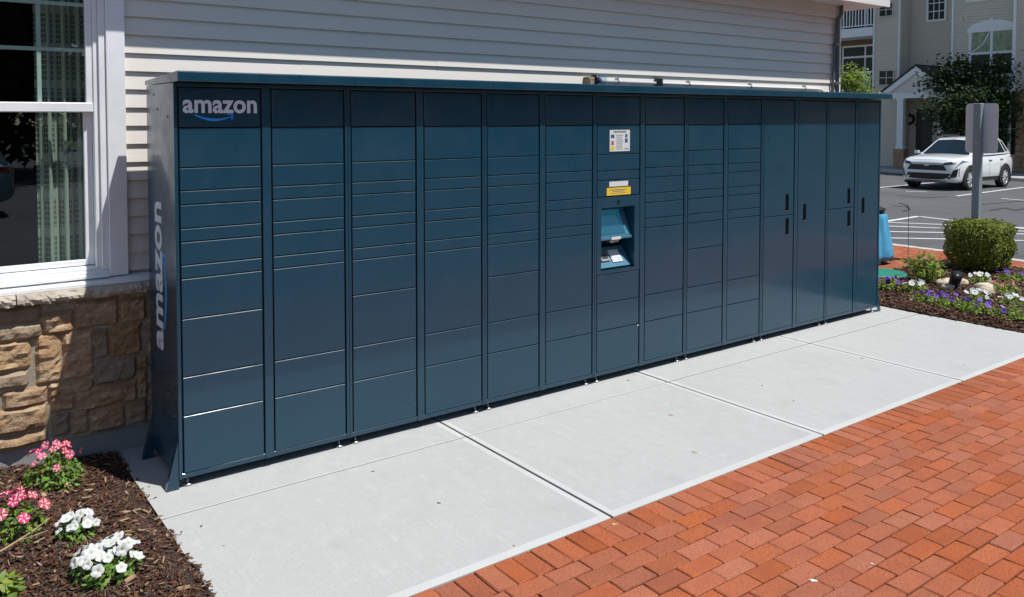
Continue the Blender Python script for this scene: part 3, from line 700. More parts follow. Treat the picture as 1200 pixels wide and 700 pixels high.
MB().box(3.04, 3.21, -.0012, -.0008, 1.404, 1.410).box(3.07, 3.19, -.0012, -.0008, 1.393, 1.398).box(3.05, 3.2, -.0012, -.0008, 1.38, 1.384).build('print_line', 'print_grey', ys_)
MB().box(3.333, 3.345, -.0006, .0012, .362, .373).build('sticker', 'paper', lk)

# lettering: one mesh per word, plus the curved arrow under it
def word_mesh(txt, name):
    cu = bpy.data.curves.new(name, 'FONT'); cu.body = txt; cu.size = 1; cu.offset = .026; cu.extrude = .5; cu.space_character = 1.02; cu.resolution_u = 4
    t = bpy.data.objects.new(name, cu); COL.objects.link(t)
    dg = bpy.context.evaluated_depsgraph_get(); dg.update()
    me = bpy.data.meshes.new_from_object(t.evaluated_get(dg)); bpy.data.objects.remove(t)
    co = np.array([v.co for v in me.vertices]); lo, hi = co.min(0), co.max(0)
    for v in me.vertices: v.co = ((v.co.x-lo[0])/(hi[0]-lo[0]), (v.co.y-lo[1])/(hi[1]-lo[1]), (v.co.z-lo[2])/(hi[2]-lo[2]))
    return me
def smile():
    """unit coordinates: word spans x 0..1, y 0..1 (x height); the arrow runs below it"""
    mb = MB(); n = 24; up = []; dn = []
    for i in range(n+1):
        t = i/n; x = .15+.49*t; y = -.10-.52*math.sin(math.pi*(t*.86+.02))*.75; w = .05+.15*math.sin(math.pi*min(1, t*.9+.1))
        up.append((x, y+w/2)); dn.append((x, y-w/2))
    vs = [(p[0], p[1], z) for z in (0, 1) for p in up+dn]; k = n+1; o = 2*k
    fs = []
    for i in range(n):
        fs += [(i, i+1, k+i+1, k+i), (o+i, o+k+i, o+k+i+1, o+i+1), (i, o+i, o+i+1, i+1), (k+i, k+i+1, o+k+i+1, o+k+i)]
    mb.add(vs, fs)
    mb.prism([(.575, -.10), (.60, -.02), (.665, -.02), (.668, -.30), (.65, -.52), (.640, -.50), (.645, -.25), (.640, -.12)], 0, 1, 'z')
    return mb.mesh('arrow', 'logo_blue')
def place_logo(mapf, parent):
    for nm, me, m in (('lettering', word_mesh('amazon', 'lettering'), 'logo_white'), ('lettering_arrow', smile(), 'logo_blue')):
        me.materials.clear(); me.materials.append(M[m])
        vs = [mapf(*v.co) for v in me.vertices]; mb = MB(); mb.v = [tuple(v) for v in vs]; mb.f = [tuple(p.vertices) for p in me.polygons]; mb.mi = [0]*len(mb.f)
        mb.build(nm, m, parent)
place_logo(lambda u, v, w: Vector((.045+.387*u, .0012-.0016*w, 1.957+.070*v)), lk)
place_logo(lambda u, v, w: Vector((-.0001-.0012*w, .272+.142*v, .664+.812*u)), lk)

# ================================================================ plants
def blossom_mesh(name, r, mats, star=False, seed=0):
    rr = random.Random(seed); mb = MB(); n = 20; vs = [(0, 0, -.45*r)]
    for ring, (rad, h) in enumerate(((.20, -.14), (.62, .02), (1.0, -.05))):
        for k in range(n):
            a = 2*math.pi*k/n; lob = 1-.16*abs(math.sin(2.5*a))**6 if ring == 2 else 1
            vs.append((r*rad*lob*math.cos(a)*rr.uniform(.95, 1.05), r*rad*lob*math.sin(a)*rr.uniform(.95, 1.05), r*(h+(rr.uniform(-.12, .12) if ring == 2 else 0)+.06*math.cos(5*a)*(ring == 2))))
    for k in range(n):
        k2 = (k+1) % n; lobepos = k % 4
        mb.add([], [])
    mb.v = vs
    for k in range(n):
        k2 = (k+1) % n; pale = star and (k % 4 in (1, 2))
        mb.f.append((0, 1+k, 1+k2)); mb.mi.append(1)
        mb.f.append((1+k, 1+n+k, 1+n+k2, 1+k2)); mb.mi.append(2 if pale else 0)
        mb.f.append((1+n+k, 1+2*n+k, 1+2*n+k2, 1+n+k2)); mb.mi.append(2 if (star and k % 4 == (1 if seed % 2 else 2)) else 0)
    me = bpy.data.meshes.new(name); me.from_pydata(mb.v, [], mb.f)
    for m in mats: me.materials.append(M[m])
    me.polygons.foreach_set('material_index', mb.mi); me.shade_smooth(); return me
BL = {'white': [blossom_mesh('blossom', 1, ['pet_white', 'pet_yellow', 'pet_white'], False, s) for s in range(3)],
      'pink': [blossom_mesh('blossom', 1, ['pet_pink', 'pet_pink', 'pet_pale'], True, s) for s in range(3)],
      'red': [blossom_mesh('blossom', 1, ['pet_red', 'pet_red', 'pet_pale'], True, s) for s in range(3)],
      'purple': [blossom_mesh('blossom', 1, ['pet_purple', 'pet_purple', 'pet_violet'], s == 2, s) for s in range(3)],
      'violet': [blossom_mesh('blossom', 1, ['pet_violet', 'pet_purple', 'pet_white'], s == 2, s) for s in range(3)]}
def petunia(x, y, z, rx, h, kinds, nb, label, br=.026, nl=200, leafm='leaf_pet', lsize=.034, group=None, stems=8, seed=0, low=False):
    g = np.random.default_rng(seed+11)
    t = empty('petunia', (x, y, z), label, 'flower', group)
    th = g.uniform(0, 6.28, nl); rad = rx*np.sqrt(g.uniform(0, 1, nl)); zz = h*.95*np.sqrt(np.clip(1-(rad/rx)**2*.8, .05, 1))*g.uniform(.1, 1, nl)
    P = np.stack([rad*np.cos(th), rad*np.sin(th), zz], 1); N = np.stack([np.cos(th)*.6, np.sin(th)*.6, np.full(nl, .8)], 1)+g.normal(0, .45, (nl, 3))
    v, q = leaves(P, N, lsize, g, .3, .48); link('foliage', np_mesh('foliage', v, q, leafm), t)
    sm = MB()
    for i in range(stems):
        a = g.uniform(0, 6.28); r_ = rx*g.uniform(.4, .95); sm.tube([(0, 0, -.01), (r_*.35*math.cos(a), r_*.35*math.sin(a), h*.45), (r_*math.cos(a), r_*math.sin(a), h*.75)], [.004, .003, .002], 5)
    o = link('stem', sm.mesh('stem', 'stem'), t)
    toc = np.array([CAM[0]-x, CAM[1]-y, CAM[2]-z]); toc /= np.linalg.norm(toc)
    for i in range(nb):
        a = 2.4*i+g.uniform(-.3, .3); r_ = rx*(math.sqrt((i+.5)/nb))*g.uniform(.9, 1.08)
        zt = h*(.55+.55*math.sqrt(max(0, 1-(r_/rx/1.1)**2)))+g.uniform(-.015, .015)
        b = link('blossom', random.choice(BL[kinds[i % len(kinds)]]), t, (r_*math.cos(a), r_*math.sin(a), zt))
        nrm = Vector((math.cos(a)*.55*r_/rx, math.sin(a)*.55*r_/rx-.35, .62))+Vector(g.normal(0, .25, 3))
        b.rotation_euler = nrm.to_track_quat('Z', 'Y').to_euler(); s = br*g.uniform(.8, 1.15); b.scale = (s, s, s)
    return t
petunia(-.525, .395, .02,   .14, .19, ['pink', 'pink', 'red'], 17, 'pink and white striped petunia with tall leafy stems against the stone wall', .0225, 420, seed=1)
petunia(-.765, -.12, .02, .15, .18, ['pink', 'red'], 14, 'magenta star striped petunia rooted in the mulch behind a brown twig', .027, 340, seed=2)
petunia(-.53, -.30, .02, .09, .10, ['white'], 17, 'smaller white petunia clump growing in the dark mulch', .0215, 190, seed=3)
petunia(-.485, -.71, .02, .14, .115, ['white'], 30, 'larger white petunia clump spreading over the dark mulch', .0245, 330, seed=4)
petunia(-.86, -.66, .02, .085, .12, ['pink'], 0, 'low green leafy plant without flowers in the mulch', .03, 130, 'leaf_light', .06, seed=5)
GP = 'bedding flowers around the clipped shrub'
RB = [(7.62, .36, 'purple', 'purple petunia touching the far end of the locker'), (7.70, .14, 'white', 'white petunia clump in the mulch just past the locker end'),
 (7.40, -.16, 'purple', 'purple petunia clump nearest the locker along the walkway edge'), (7.38, -.42, 'violet', 'pale violet petunia clump between two purple clumps at the walkway edge'), (7.72, -.50, 'white', 'white petunia clump right behind the walkway edge flowers'), (7.30, -.68, 'purple', 'purple petunia clump halfway along the walkway edge'),
 (7.28, -1.0, 'violet', 'pale violet petunia clump farthest from the locker at the walkway edge'), (7.85, -.78, 'white', 'white petunia clump alone in open mulch before the shrub'), (8.75, -.06, 'white', 'white petunia clump at the foot of the clipped shrub'), (8.45, -.42, 'red', 'dark red petunia clump behind the flat pale rocks'),
 (9.25, -.18, 'purple', 'purple petunia clump beside the clipped shrub'), (9.1, -.55, 'white', 'white petunia clump in the far corner past the shrub'), (8.6, -.8, 'red', 'dark red petunia clump between two white clumps')]
for i, (x, y, kd, lb) in enumerate(RB):
    petunia(x, y, zr(x, y), .13 if kd == 'white' else .17, .11, [kd], 9 if kd in ('white', 'purple') else 6, lb, .031 if kd == 'white' else .027, 210, 'leaf_light', .042, GP, 5, 40+i)

# flowering shrub near the locker end, with pale plumes
def bush(name, x, y, z, rx, h, n, m, label, cat, lsize, stems=14, plume=0, seed=0):
    g = np.random.default_rng(seed); t = empty(name, (x, y, z), label, cat)
    sm = MB(); tips = []
    for i in range(stems):
        a = g.uniform(0, 6.28); r_ = rx*g.uniform(.2, 1); hh = h*g.uniform(.6, 1.05)*(1-.35*r_/rx)
        p = [(0, 0, -.02), (r_*.4*math.cos(a), r_*.4*math.sin(a), hh*.55), (r_*math.cos(a), r_*math.sin(a), hh)]; sm.tube(p, [.006, .004, .002], 5); tips.append(p)
    link('stem', sm.mesh('stem', 'stem'), t)
    idx = g.integers(0, stems, n); u = g.uniform(.15, 1, n); P = np.zeros((n, 3))
    for i in range(n):
        p = tips[idx[i]]; a, b, c = map(np.array, p); P[i] = (1-u[i])**2*a+2*u[i]*(1-u[i])*b+u[i]**2*c
    P += g.normal(0, rx*.12, (n, 3)); P[:, 2] = np.maximum(P[:, 2], .01)
    v, q = leaves(P, g.normal(0, .5, (n, 3))+np.array([0, 0, .7]), lsize, g); link('foliage', np_mesh('foliage', v, q, m), t)
    for i in range(plume):
        p = tips[i % stems][2]; pp = np.array(p)+g.normal(0, .02, (60, 3))*np.array([.6, .6, 2]); v, q = leaves(pp, g.normal(0, 1, (60, 3)), .018, g)
        tag(link('plume', np_mesh('plume', v, q, 'pet_pale' if i % 2 else 'leaf_light'), t), kind='stuff')
    return t
bush('flowering_shrub', 8.3, .36, .03, .26, .40, 750, 'leaf_light', 'loose yellow green shrub with pale flower tufts beside the clipped shrub', 'shrub', .055, 22, 9, 3)

# clipped boxwood
def boxwood(x, y, z):
    g = np.random.default_rng(5); t = empty('clipped_shrub', (x, y, z), 'dense clipped evergreen shrub with flat top and rounded corners in front of the sign post', 'shrub')
    n = 15000
    d = g.normal(size=(n, 3)); d /= np.linalg.norm(d, axis=1, keepdims=True); p_ = 6
    sc = (np.abs(d)**p_).sum(1)**(-1/p_); rr = sc*np.where(g.random(n) < .62, g.uniform(.93, 1.02, n), g.uniform(.6, .95, n))
    a = np.array([.305, .335, .285]); bump = 1+.05*np.sin(d[:, 0]*7+1)*np.sin(d[:, 1]*6)+.04*np.sin(d[:, 2]*9+d[:, 1]*5)
    P = d*(rr*bump)[:, None]*a
    under = np.clip((P[:, 2]+.30)/.25, 0, 1); P[:, :2] *= (.90+.10*under)[:, None]; P[:, 2] += .36
    P += g.normal(0, .008, (n, 3))
    v, q = leaves(P, d+g.normal(0, .55, (n, 3)), .032, g, .2, .6); link('foliage', np_mesh('foliage', v, q, 'leaf_box'), t)
    sm = MB()
    for i in range(16):
        an = i*.39+.1; sm.tube([(.05*math.cos(an), .06*math.sin(an), -.04), (.18*math.cos(an), .2*math.sin(an), .2), (.25*math.cos(an), .28*math.sin(an), .46)], [.014, .009, .004], 6)
    link('stem', sm.mesh('stem', 'bark'), t); return t
boxwood(9.60, .33, .02)

def blob(x, y, z, a, b, c, seed, name, m, parent=None, sub=3, amp=.16):
    bm = bmesh.new(); bmesh.ops.create_icosphere(bm, subdivisions=sub, radius=1)
    for v in bm.verts:
        d = v.co.copy(); k = 1+amp*nz.noise(d*1.6+Vector((seed, 0, 0)))*1.6+amp*.4*nz.noise(d*4+Vector((0, seed, 0)))
        v.co = Vector((d.x*a*k, d.y*b*k, d.z*c*k))
    me = bpy.data.meshes.new(name); bm.to_mesh(me); bm.free(); me.materials.append(M[m]); me.shade_smooth()
    return link(name, me, parent, (x, y, z))
for i, (x, y, s, lb) in enumerate(((8.28, .10, .10, 'pale tan rock lying left against the black ground spotlight'), (8.45, .02, .08, 'small tan rock tucked behind the black ground spotlight'), (8.12, -.0, .07, 'small tan rock in front of the loose yellow green shrub'), (8.35, -.28, .10, 'flat pale rock among the white petunias'), (8.22, -.36, .08, 'small flat pale rock beside the walkway flowers'))):
    o = blob(x, y, zr(x, y)+s*.25, s*1.2, s, s*.6, i*3.1, 'rock', 'rock'); tag(o, lb, 'rock')
sp = empty('ground_spotlight', (8.16, -.06, .03), 'black tilted landscape spotlight standing in the mulch among pale rocks', 'spotlight')
ax = Vector((-.28, -.30, .55)).normalized()
def along(t): return Vector((8.20, -.02, .10))+ax*t
MB().tube([along(-.06), along(-.03), along(.02), along(.13), along(.16)], [.025, .048, .055, .06, .063], 16).build('housing', 'black', sp, smooth=True)
MB().tube([(8.18, -.05, 0), (8.18, -.05, .09)], .012, 8).build('stake', 'black', sp)

wp = on(1, .52, 1064, 300)
tag(MB().tube([(wp.x, .52, .0), (wp.x+.004, .52, .5), (wp.x-.006, .52, .93)], .0035, 6).build('wire_stake', 'pipe'), 'thin dark wire stake standing upright behind the loose yellow green shrub', 'stake')
# blue bag over a dark bin, green cover
bag = empty('bagged_bin', (9.35, 1.67, 0), 'light blue plastic bag bulging over a black bin on the bricks past the locker', 'bin')
mb = MB(); prof = [(.17, .005), (.19, .02), (.20, .2), (.205, .50), (.21, .68), (.205, .70)]; mb.lathe(prof, (9.35, 1.67, 0), 24); mb.build('bin', 'black', bag, smooth=True)
vs = []; n = 64; rows = [(.30, .10), (.385, .055), (.39, .12), (.37, .24), (.345, .36), (.32, .48), (.30, .58), (.29, .64), (.27, .665)]
for j, (r_, h) in enumerate(rows):
    for k in range(n):
        a = 2*math.pi*k/n; w = 1+.045*math.sin(11*a+.2*j)+.03*math.sin(23*a-j*.3); dz = (.02*math.sin(7*a)+.025*math.sin(16*a+1))*(j < 2)
        vs.append((9.35+.80*r_*w*math.cos(a), 1.67+.80*r_*w*math.sin(a), h+dz))
fs = [(j*n+k, j*n+(k+1) % n, (j+1)*n+(k+1) % n, (j+1)*n+k) for j in range(len(rows)-1) for k in range(n)]
MB().add(vs, fs).build('bag', 'bluebag', bag, smooth=True)
mb = MB(); mb.lathe([(.21, .70), (.225, .71), (.225, .725), (.15, .755), (.05, .76), (.001, .76)], (9.35, 1.67, 0), 24); mb.build('lid', 'black', bag, smooth=True)
tag(MB().lathe([(.30, .004), (.31, .01), (.31, .03), (.29, .045), (.12, .05), (.001, .05)], (8.35, .93, .04), 28).build('valve_cover', 'green', smooth=False), 'flat round green plastic cover set in the mulch edge by the bricks', 'cover')

# little things lying about
def dry_leaf(x, y, z, s, label, m='dryleaf', a=0):
    mb = MB(); pr = [(0, -1), (.35, -.6), (.22, -.3), (.6, -.1), (.3, .1), (.45, .5), (.1, .45), (0, 1), (-.12, .5), (-.5, .45), (-.28, .1), (-.55, -.15), (-.2, -.3), (-.32, -.65)]
    vs = [(s*p[0]*.7, s*p[1], .12*s*math.sin(p[0]*4+p[1]*2)+.10*s) for p in pr]; c, sn = math.cos(a), math.sin(a)
    top = [(x+v[0]*c-v[1]*sn, y+v[0]*sn+v[1]*c, z+v[2]) for v in vs]; bot = [(p[0], p[1], p[2]-.0012) for p in top]; k = len(top)
    mb.add(top+bot, [tuple(range(k)), tuple(range(2*k-1, k-1, -1))]+[(i, k+i, k+(i+1) % k, (i+1) % k) for i in range(k)])
    return tag(mb.build('dry_leaf', m), label, 'leaf')
for (px, py, s, lb, m, a) in ((80, 578, .034, 'curled tan dead leaf lying below the tall pink petunia', 'dryleaf', .3), (148, 606, .022, 'thin pale leaf strip on the mulch beside the walkway', 'mulch_pale', 1.4),
   (720, 615, .022, 'small yellowish leaf on the bricks where the slab joint ends', 'dryleaf', 1.2), (814, 531, .024, 'thin twisted dry leaf on the middle concrete slab', 'dryleaf', .2), (786, 487, .018, 'tiny pale dry leaf near the locker on the concrete', 'mulch_pale', 1.0),
   (514, 590, .012, 'small dark leaf scrap on the first large slab', 'tar', .5), (953, 681, .020, 'white scrap of litter lying on the bricks', 'paper', .8), (736, 446, .012, 'dark leaf scrap on the strip of concrete below the locker', 'tar', .3), (1022, 661, .009, 'tiny white crumb of litter in a brick joint', 'paper', .1)):
    g_ = on(2, 0, px, py); dz = zl(g_.x, g_.y)+.026 if px < 200 else 0.001
    dry_leaf(g_.x, g_.y, dz, s, lb, m, a)
SCR = [(602, 640, 'below the second large slab joint'), (437, 553, 'on the first large slab near its dark stain'), (236, 617, 'by the mulch edge of the walkway'), (262, 640, 'lying alone on the first large slab'), (893, 452, 'on the third large slab'), (1010, 420, 'on the fourth large slab'), (1130, 428, 'near the end joint of the walkway'), (930, 470, 'on the third large slab close to the bricks')]
for k_, (px, py, wh) in enumerate(SCR):
    g_ = on(2, 0, px, py); dry_leaf(g_.x, g_.y, .001, .008+.003*(k_ % 3), 'dark crumb of mulch '+wh, 'mulch', k_*1.3)
tw = MB(); tw.tube([(-.93, -.40, .075), (-.80, -.33, .085), (-.70, -.25, .09), (-.62, -.20, .11)], [.005, .004, .003, .002], 6); tw.tube([(-.76, -.30, .088), (-.70, -.32, .10), (-.64, -.30, .10)], [.003, .0025, .0015], 5)
tag(tw.build('twig', 'dryleaf'), 'bare brown forked twig lying across the mulch', 'twig')

# ================================================================ sign post
sg = empty('sign', (10.42, .72, 0), 'grey back of a rounded rectangular sign on a thick square post behind the shrub', 'sign')
SX, SYY = 10.38, .735
MB().box(SX-.047, SX+.047, SYY-.047, SYY+.047, -.05, 2.13).build('post', 'signpost', sg, .006)
mb = MB(); hw, hh, rr_, cz_ = .205, .33, .05, 1.80; prof = []
for cx_, cz2, a0 in ((hw-rr_, hh-rr_, 0), (-(hw-rr_), hh-rr_, 90), (-(hw-rr_), -(hh-rr_), 180), (hw-rr_, -(hh-rr_), 270)):
    for q in range(5): a = R(a0+q*22.5); prof.append((SYY-.02+cx_+rr_*math.cos(a), cz_+cz2+rr_*math.sin(a)))
mb.prism(prof, SX+.049, SX+.053); mb.build('sign_plate', 'signback', sg)
for z in (1.6, 2.0): MB().lathe([(.012, 0), (.012, .006), (.006, .008)], (SX-.0545, SYY, z), 10, 'x').build('bolt', 'steel', sg)

# ================================================================ cars
def car_parts(body_mat, name, label):
    t = empty(name, (0, 0, 0), label, 'car')
    ST = [(2.30, .50, .42, .74), (2.27, .66, .30, .86), (2.18, .80, .24, .955), (2.0, .885, .22, 1.01), (1.70, .92, .22, 1.045), (1.33, .928, .22, 1.075), (.95, .928, .22, 1.10),
          (.4, .925, .22, 1.10), (-.5, .925, .22, 1.115), (-1.36, .928, .22, 1.135), (-1.85, .915, .24, 1.15), (-2.12, .875, .30, 1.15), (-2.26, .79, .38, 1.10), (-2.30, .65, .48, 1.0)]
    vs = []; K = 9
    for (x, w, zb, zt) in ST:
        h = zt-zb
        half = [(w*.88, zb), (w*.965, zb+.05), (w*.985, zb+h*.35), (w, zb+h*.62), (w*.975, zb+h*.84), (w*.90, zb+h*.965), (w*.74, zt+.004), (w*.4, zt+.03), (0, zt+.042)]
        vs += [(x, p[0], p[1]) for p in half]+[(x, -p[0], p[1]) for p in half[-2::-1]]
    m = 2*K-1; mb = MB()
    fs = [(i*m+j, (i+1)*m+j, (i+1)*m+j+1, i*m+j+1) for i in range(len(ST)-1) for j in range(m-1)]
    fs += [(i*m+m-1, (i+1)*m+m-1, (i+1)*m, i*m) for i in range(len(ST)-1)]
    fs += [tuple(range(m)), tuple((len(ST)-1)*m+j for j in range(m-1, -1, -1))]
    mb.add(vs, fs); me = mb.mesh('body', body_mat, smooth=True); me.materials.append(M['cladding'])
    tmp = bpy.data.objects.new('body', me); COL.objects.link(tmp)
    sb = tmp.modifiers.new('s', 'SUBSURF'); sb.levels = 2; sb.render_levels = 2
    cm = MB()
    for xw in (1.33, -1.36):
        for s in (1, -1): cm.lathe([(.41, 0), (.41, .5)], (xw, s*.55 if s > 0 else -1.05, .345), 36, 'y')
    cme = cm.mesh('cut', 'cladding'); cut = bpy.data.objects.new('cut', cme); COL.objects.link(cut)
    bo = tmp.modifiers.new('b', 'BOOLEAN'); bo.object = cut; bo.operation = 'DIFFERENCE'; bo.solver = 'EXACT'
    dg = bpy.context.evaluated_depsgraph_get(); dg.update()
    bme = bpy.data.meshes.new_from_object(tmp.evaluated_get(dg)); bpy.data.objects.remove(tmp); bpy.data.objects.remove(cut)
    link('body', bme, t)
    bvh = BVHTree.FromPolygons([v.co.copy() for v in bme.vertices], [tuple(p.vertices) for p in bme.polygons])
    def patch(nm, mt, quad, d, n=8, k=4, off=.006, parent=t):
        """quad: 4 corners (y,z) seen from the front/rear (d=±x) or (x,z) from a side (d=±y)"""
        ax_, sg_ = d; v1 = []
        for i in range(n+1):
            for j in range(k+1):
                u, v = i/n, j/k
                a = [quad[0][c]*(1-u)*(1-v)+quad[1][c]*u*(1-v)+quad[2][c]*u*v+quad[3][c]*(1-u)*v for c in (0, 1)]
                if ax_ == 'x': o_, dr = Vector((4*sg_, a[0], a[1])), Vector((-sg_, 0, 0))
                else: o_, dr = Vector((a[0], 3*sg_, a[1])), Vector((0, -sg_, 0))
                h = bvh.ray_cast(o_, dr); p = h[0] if h[0] else o_+dr*(1.75 if ax_ == 'x' else 2.1)
                v1.append(p-dr*off)
        dr = Vector((-sg_, 0, 0)) if ax_ == 'x' else Vector((0, -sg_, 0)); N_ = len(v1)
        idx = lambda i, j: i*(k+1)+j
        f1 = [(idx(i, j), idx(i+1, j), idx(i+1, j+1), idx(i, j+1)) for i in range(n) for j in range(k)]
        rim = [idx(i, 0) for i in range(n+1)]+[idx(n, j) for j in range(1, k+1)]+[idx(i, k) for i in range(n-1, -1, -1)]+[idx(0, j) for j in range(k-1, 0, -1)]; L = len(rim)
        back = [v1[r]+dr*(off+.02) for r in rim]
        q = MB().add(list(v1)+back, f1+[(rim[i], rim[(i+1) % L], N_+(i+1) % L, N_+i) for i in range(L)])
        me_ = q.mesh(nm, mt, smooth=False); return link(nm, me_, parent)
    # greenhouse
    A = [(1.02, .80, 1.07), (.25, .865, 1.09), (-.65, .87, 1.10), (-1.55, .86, 1.12), (-2.16, .76, 1.12)]
    B = [(.25, .585, 1.565), (.0, .615, 1.615), (-.65, .635, 1.655), (-1.5, .61, 1.635), (-1.98, .55, 1.545)]
    gh = MB(); vs = []
    for s in (1, -1):
        vs += [(p[0], s*p[1], p[2]) for p in A]+[(p[0], s*p[1], p[2]) for p in B]
    cA, cB = (1.20, 0, 1.10), (.33, 0, 1.60); R_ = [(p[0], 0, p[2]+.035) for p in B]; rA = (-2.26, 0, 1.12)
    vs += [cA]+R_+[rA]
    fs = []
    for o_ in (0, 10): fs += [(o_+i, o_+i+1, o_+6+i, o_+5+i) for i in range(4)]
    fs += [(0, 5, 21, 20), (10, 20, 21, 15)]
    fs += [(5+i, 6+i, 22+i, 21+i) for i in range(4)]+[(15+i, 21+i, 22+i, 16+i) for i in range(4)]
    fs += [(4, 9, 25, 26), (14, 26, 25, 19)]
    gh.add(vs, fs); gme = gh.mesh('cabin', body_mat, bevel=0, smooth=False)
    link('cabin', gme, t)
    def qpatch(nm, mt, q, u0, u1, v0, v1, off=.006):
        q = [Vector(p) for p in q]; nn = (q[1]-q[0]).cross(q[3]-q[0]).normalized()
        c = sum(q, Vector())/4
        if nn.dot(c-Vector((-.5, 0, 1.2))) < 0: nn = -nn
        bl = lambda u, v: q[0]*(1-u)*(1-v)+q[1]*u*(1-v)+q[2]*u*v+q[3]*(1-u)*v
        f = [bl(u0, v0), bl(u1, v0), bl(u1, v1), bl(u0, v1)]
        mb_ = MB().add([p+nn*off for p in f]+[p-nn*.01 for p in f], [(0, 1, 2, 3), (7, 6, 5, 4)]+[(i, 4+i, 4+(i+1) % 4, (i+1) % 4) for i in range(4)])
        return link(nm, mb_.mesh(nm, mt), t)
    for s in (1, -1):
        f = lambda p: (p[0], s*p[1], p[2])
        qpatch('side_window', 'glass_dark', [f(A[0]), f(A[1]), f(B[1]), f(B[0])], .35, .97, .10, .84)
        qpatch('side_window', 'glass_dark', [f(A[1]), f(A[2]), f(B[2]), f(B[1])], .02, .95, .08, .86)
        qpatch('side_window', 'glass_dark', [f(A[2]), f(A[3]), f(B[3]), f(B[2])], .03, .93, .08, .86)
        qpatch('side_window', 'glass_dark', [f(A[3]), f(A[4]), f(B[4]), f(B[3])], .06, .62, .16, .80)
        qpatch('windscreen', 'glass_dark', [f(A[0]), cA, cB, f(B[0])], .08, 1.0, .06, .95)
        qpatch('rear_window', 'glass_dark', [f(A[4]), rA, (R_[4]), f(B[4])], .08, 1.0, .22, .9)
        rl = MB(); rl.tube([(.02, s*.60, 1.64), (-.1, s*.62, 1.685), (-.7, s*.635, 1.71), (-1.4, s*.615, 1.695), (-1.55, s*.605, 1.65)], .018, 6); link('roof_rail', rl.mesh('roof_rail', 'cladding'), t)
        mm = MB(); mm.box(.72, .82, .95, 1.09, 1.09, 1.20) if s > 0 else mm.box(.72, .82, -1.09, -.95, 1.09, 1.20); mm.box(.74, .80, min(s*.84, s*.94), max(s*.84, s*.94), 1.10, 1.14)
        link('mirror', mm.mesh('mirror', body_mat, bevel=.02, seg=2), t)
        patch('headlight', 'lamp', [(s*.47, .79), (s*.89, .84), (s*.915, .945), (s*.52, .875)], ('x', 1), 8, 2, .008)
        patch('fog_light', 'black', [(s*.68, .40), (s*.86, .44), (s*.87, .70), (s*.76, .64)], ('x', 1), 4, 4, .006)
        patch('taillight', 'redlamp', [(s*.52, .90), (s*.88, .92), (s*.88, 1.06), (s*.52, 1.02)], ('x', -1), 6, 3, .008)
        patch('taillight', 'redlamp', [(-2.20, .91), (-1.98, .95), (-1.92, 1.05), (-2.18, 1.05)], ('y', s), 4, 3, .006)
        patch('sill_cladding', 'cladding', [(-.92, .24), (.90, .24), (.90, .40), (-.92, .40)], ('y', s), 8, 3, .012)
        patch('door_handle', 'cladding', [(-.28, .90), (-.08, .905), (-.08, .935), (-.28, .93)], ('y', s), 2, 1, .02)
        patch('door_handle', 'cladding', [(-1.18, .92), (-.98, .925), (-.98, .955), (-1.18, .95)], ('y', s), 2, 1, .02)
        for xs_ in (.86, -.12, -1.0): patch('door_gap', 'black', [(xs_, .42), (xs_+.012, .42), (xs_+.012, 1.02), (xs_, 1.02)], ('y', s), 1, 8, .002)
        for xw in (1.33, -1.36):
            wr = empty('wheel', (xw, s*.825, .36)); wr.parent = t
            ty = MB(); ty.lathe([(.24, -.105), (.345, -.112), (.36, -.085), (.362, 0), (.36, .085), (.345, .112), (.24, .105), (.235, 0), (.24, -.105)], (0, 0, 0), 32, 'y', cap=False); link('tyre', ty.mesh('tyre', 'tyre', smooth=True), wr)
            rm = MB(); rm.lathe([(.242, -.10), (.25, .0), (.242, .10), (.23, .085), (.225, -.09), (.242, -.10)], (0, 0, 0), 28, 'y', cap=False)
            for q in range(5):
                a = q*2*math.pi/5+.3
                for dd in (-.16, .16):
                    c1_, c2_ = Vector((math.cos(a+dd*.4), 0, math.sin(a+dd*.4))), Vector((math.cos(a+dd*1.7), 0, math.sin(a+dd*1.7)))
                    rm.tube([c1_*.04+Vector((0, s*.085, 0)), c2_*.235+Vector((0, s*.075, 0))], [.026, .02], 6)
            rm.lathe([(.055, -.09), (.055, .09)], (0, 0, 0), 12, 'y'); link('rim', rm.mesh('rim', 'rim'), wr)
            dk = MB(); dk.lathe([(.2, -.03), (.2, .03)], (0, 0, 0), 20, 'y'); link('brake_disc', dk.mesh('brake_disc', 'black'), wr)
            arch = MB(); n_ = 18; av = []
            for q in range(n_+1):
                a = R(-22)+R(224)*q/n_
                for (rd, yy) in ((.385, .86), (.385, .945), (.455, .938), (.462, .88)): av.append((xw+rd*math.cos(a), s*yy, .345+rd*math.sin(a)))
            arch.add(av, [(q*4+j, q*4+(j+1) % 4, q*4+4+(j+1) % 4, q*4+4+j) for q in range(n_) for j in range(4)]+[(0, 1, 2, 3), (n_*4+3, n_*4+2, n_*4+1, n_*4)])
            link('arch_trim', arch.mesh('arch_trim', 'cladding'), t)
    patch('grille', 'black', [(-.62, .63), (.62, .63), (.50, .80), (-.50, .80)], ('x', 1), 12, 3, .006)
    patch('grille_bar', 'black', [(-.50, .835), (.50, .835), (.49, .85), (-.49, .85)], ('x', 1), 12, 2, .006)
    patch('lower_intake', 'black', [(-.86, .30), (.86, .30), (.68, .54), (-.68, .54)], ('x', 1), 12, 3, .006)
    patch('skid_plate', 'rim', [(-.60, .255), (.60, .255), (.62, .295), (-.62, .295)], ('x', 1), 12, 2, .010)
    patch('bonnet_shut', 'black', [(-.80, .945), (.80, .945), (.79, .953), (-.79, .953)], ('x', 1), 12, 1, .002)
    patch('emblem', 'rim', [(-.07, .755), (.07, .755), (.07, .84), (-.07, .84)], ('x', 1), 2, 2, .016)
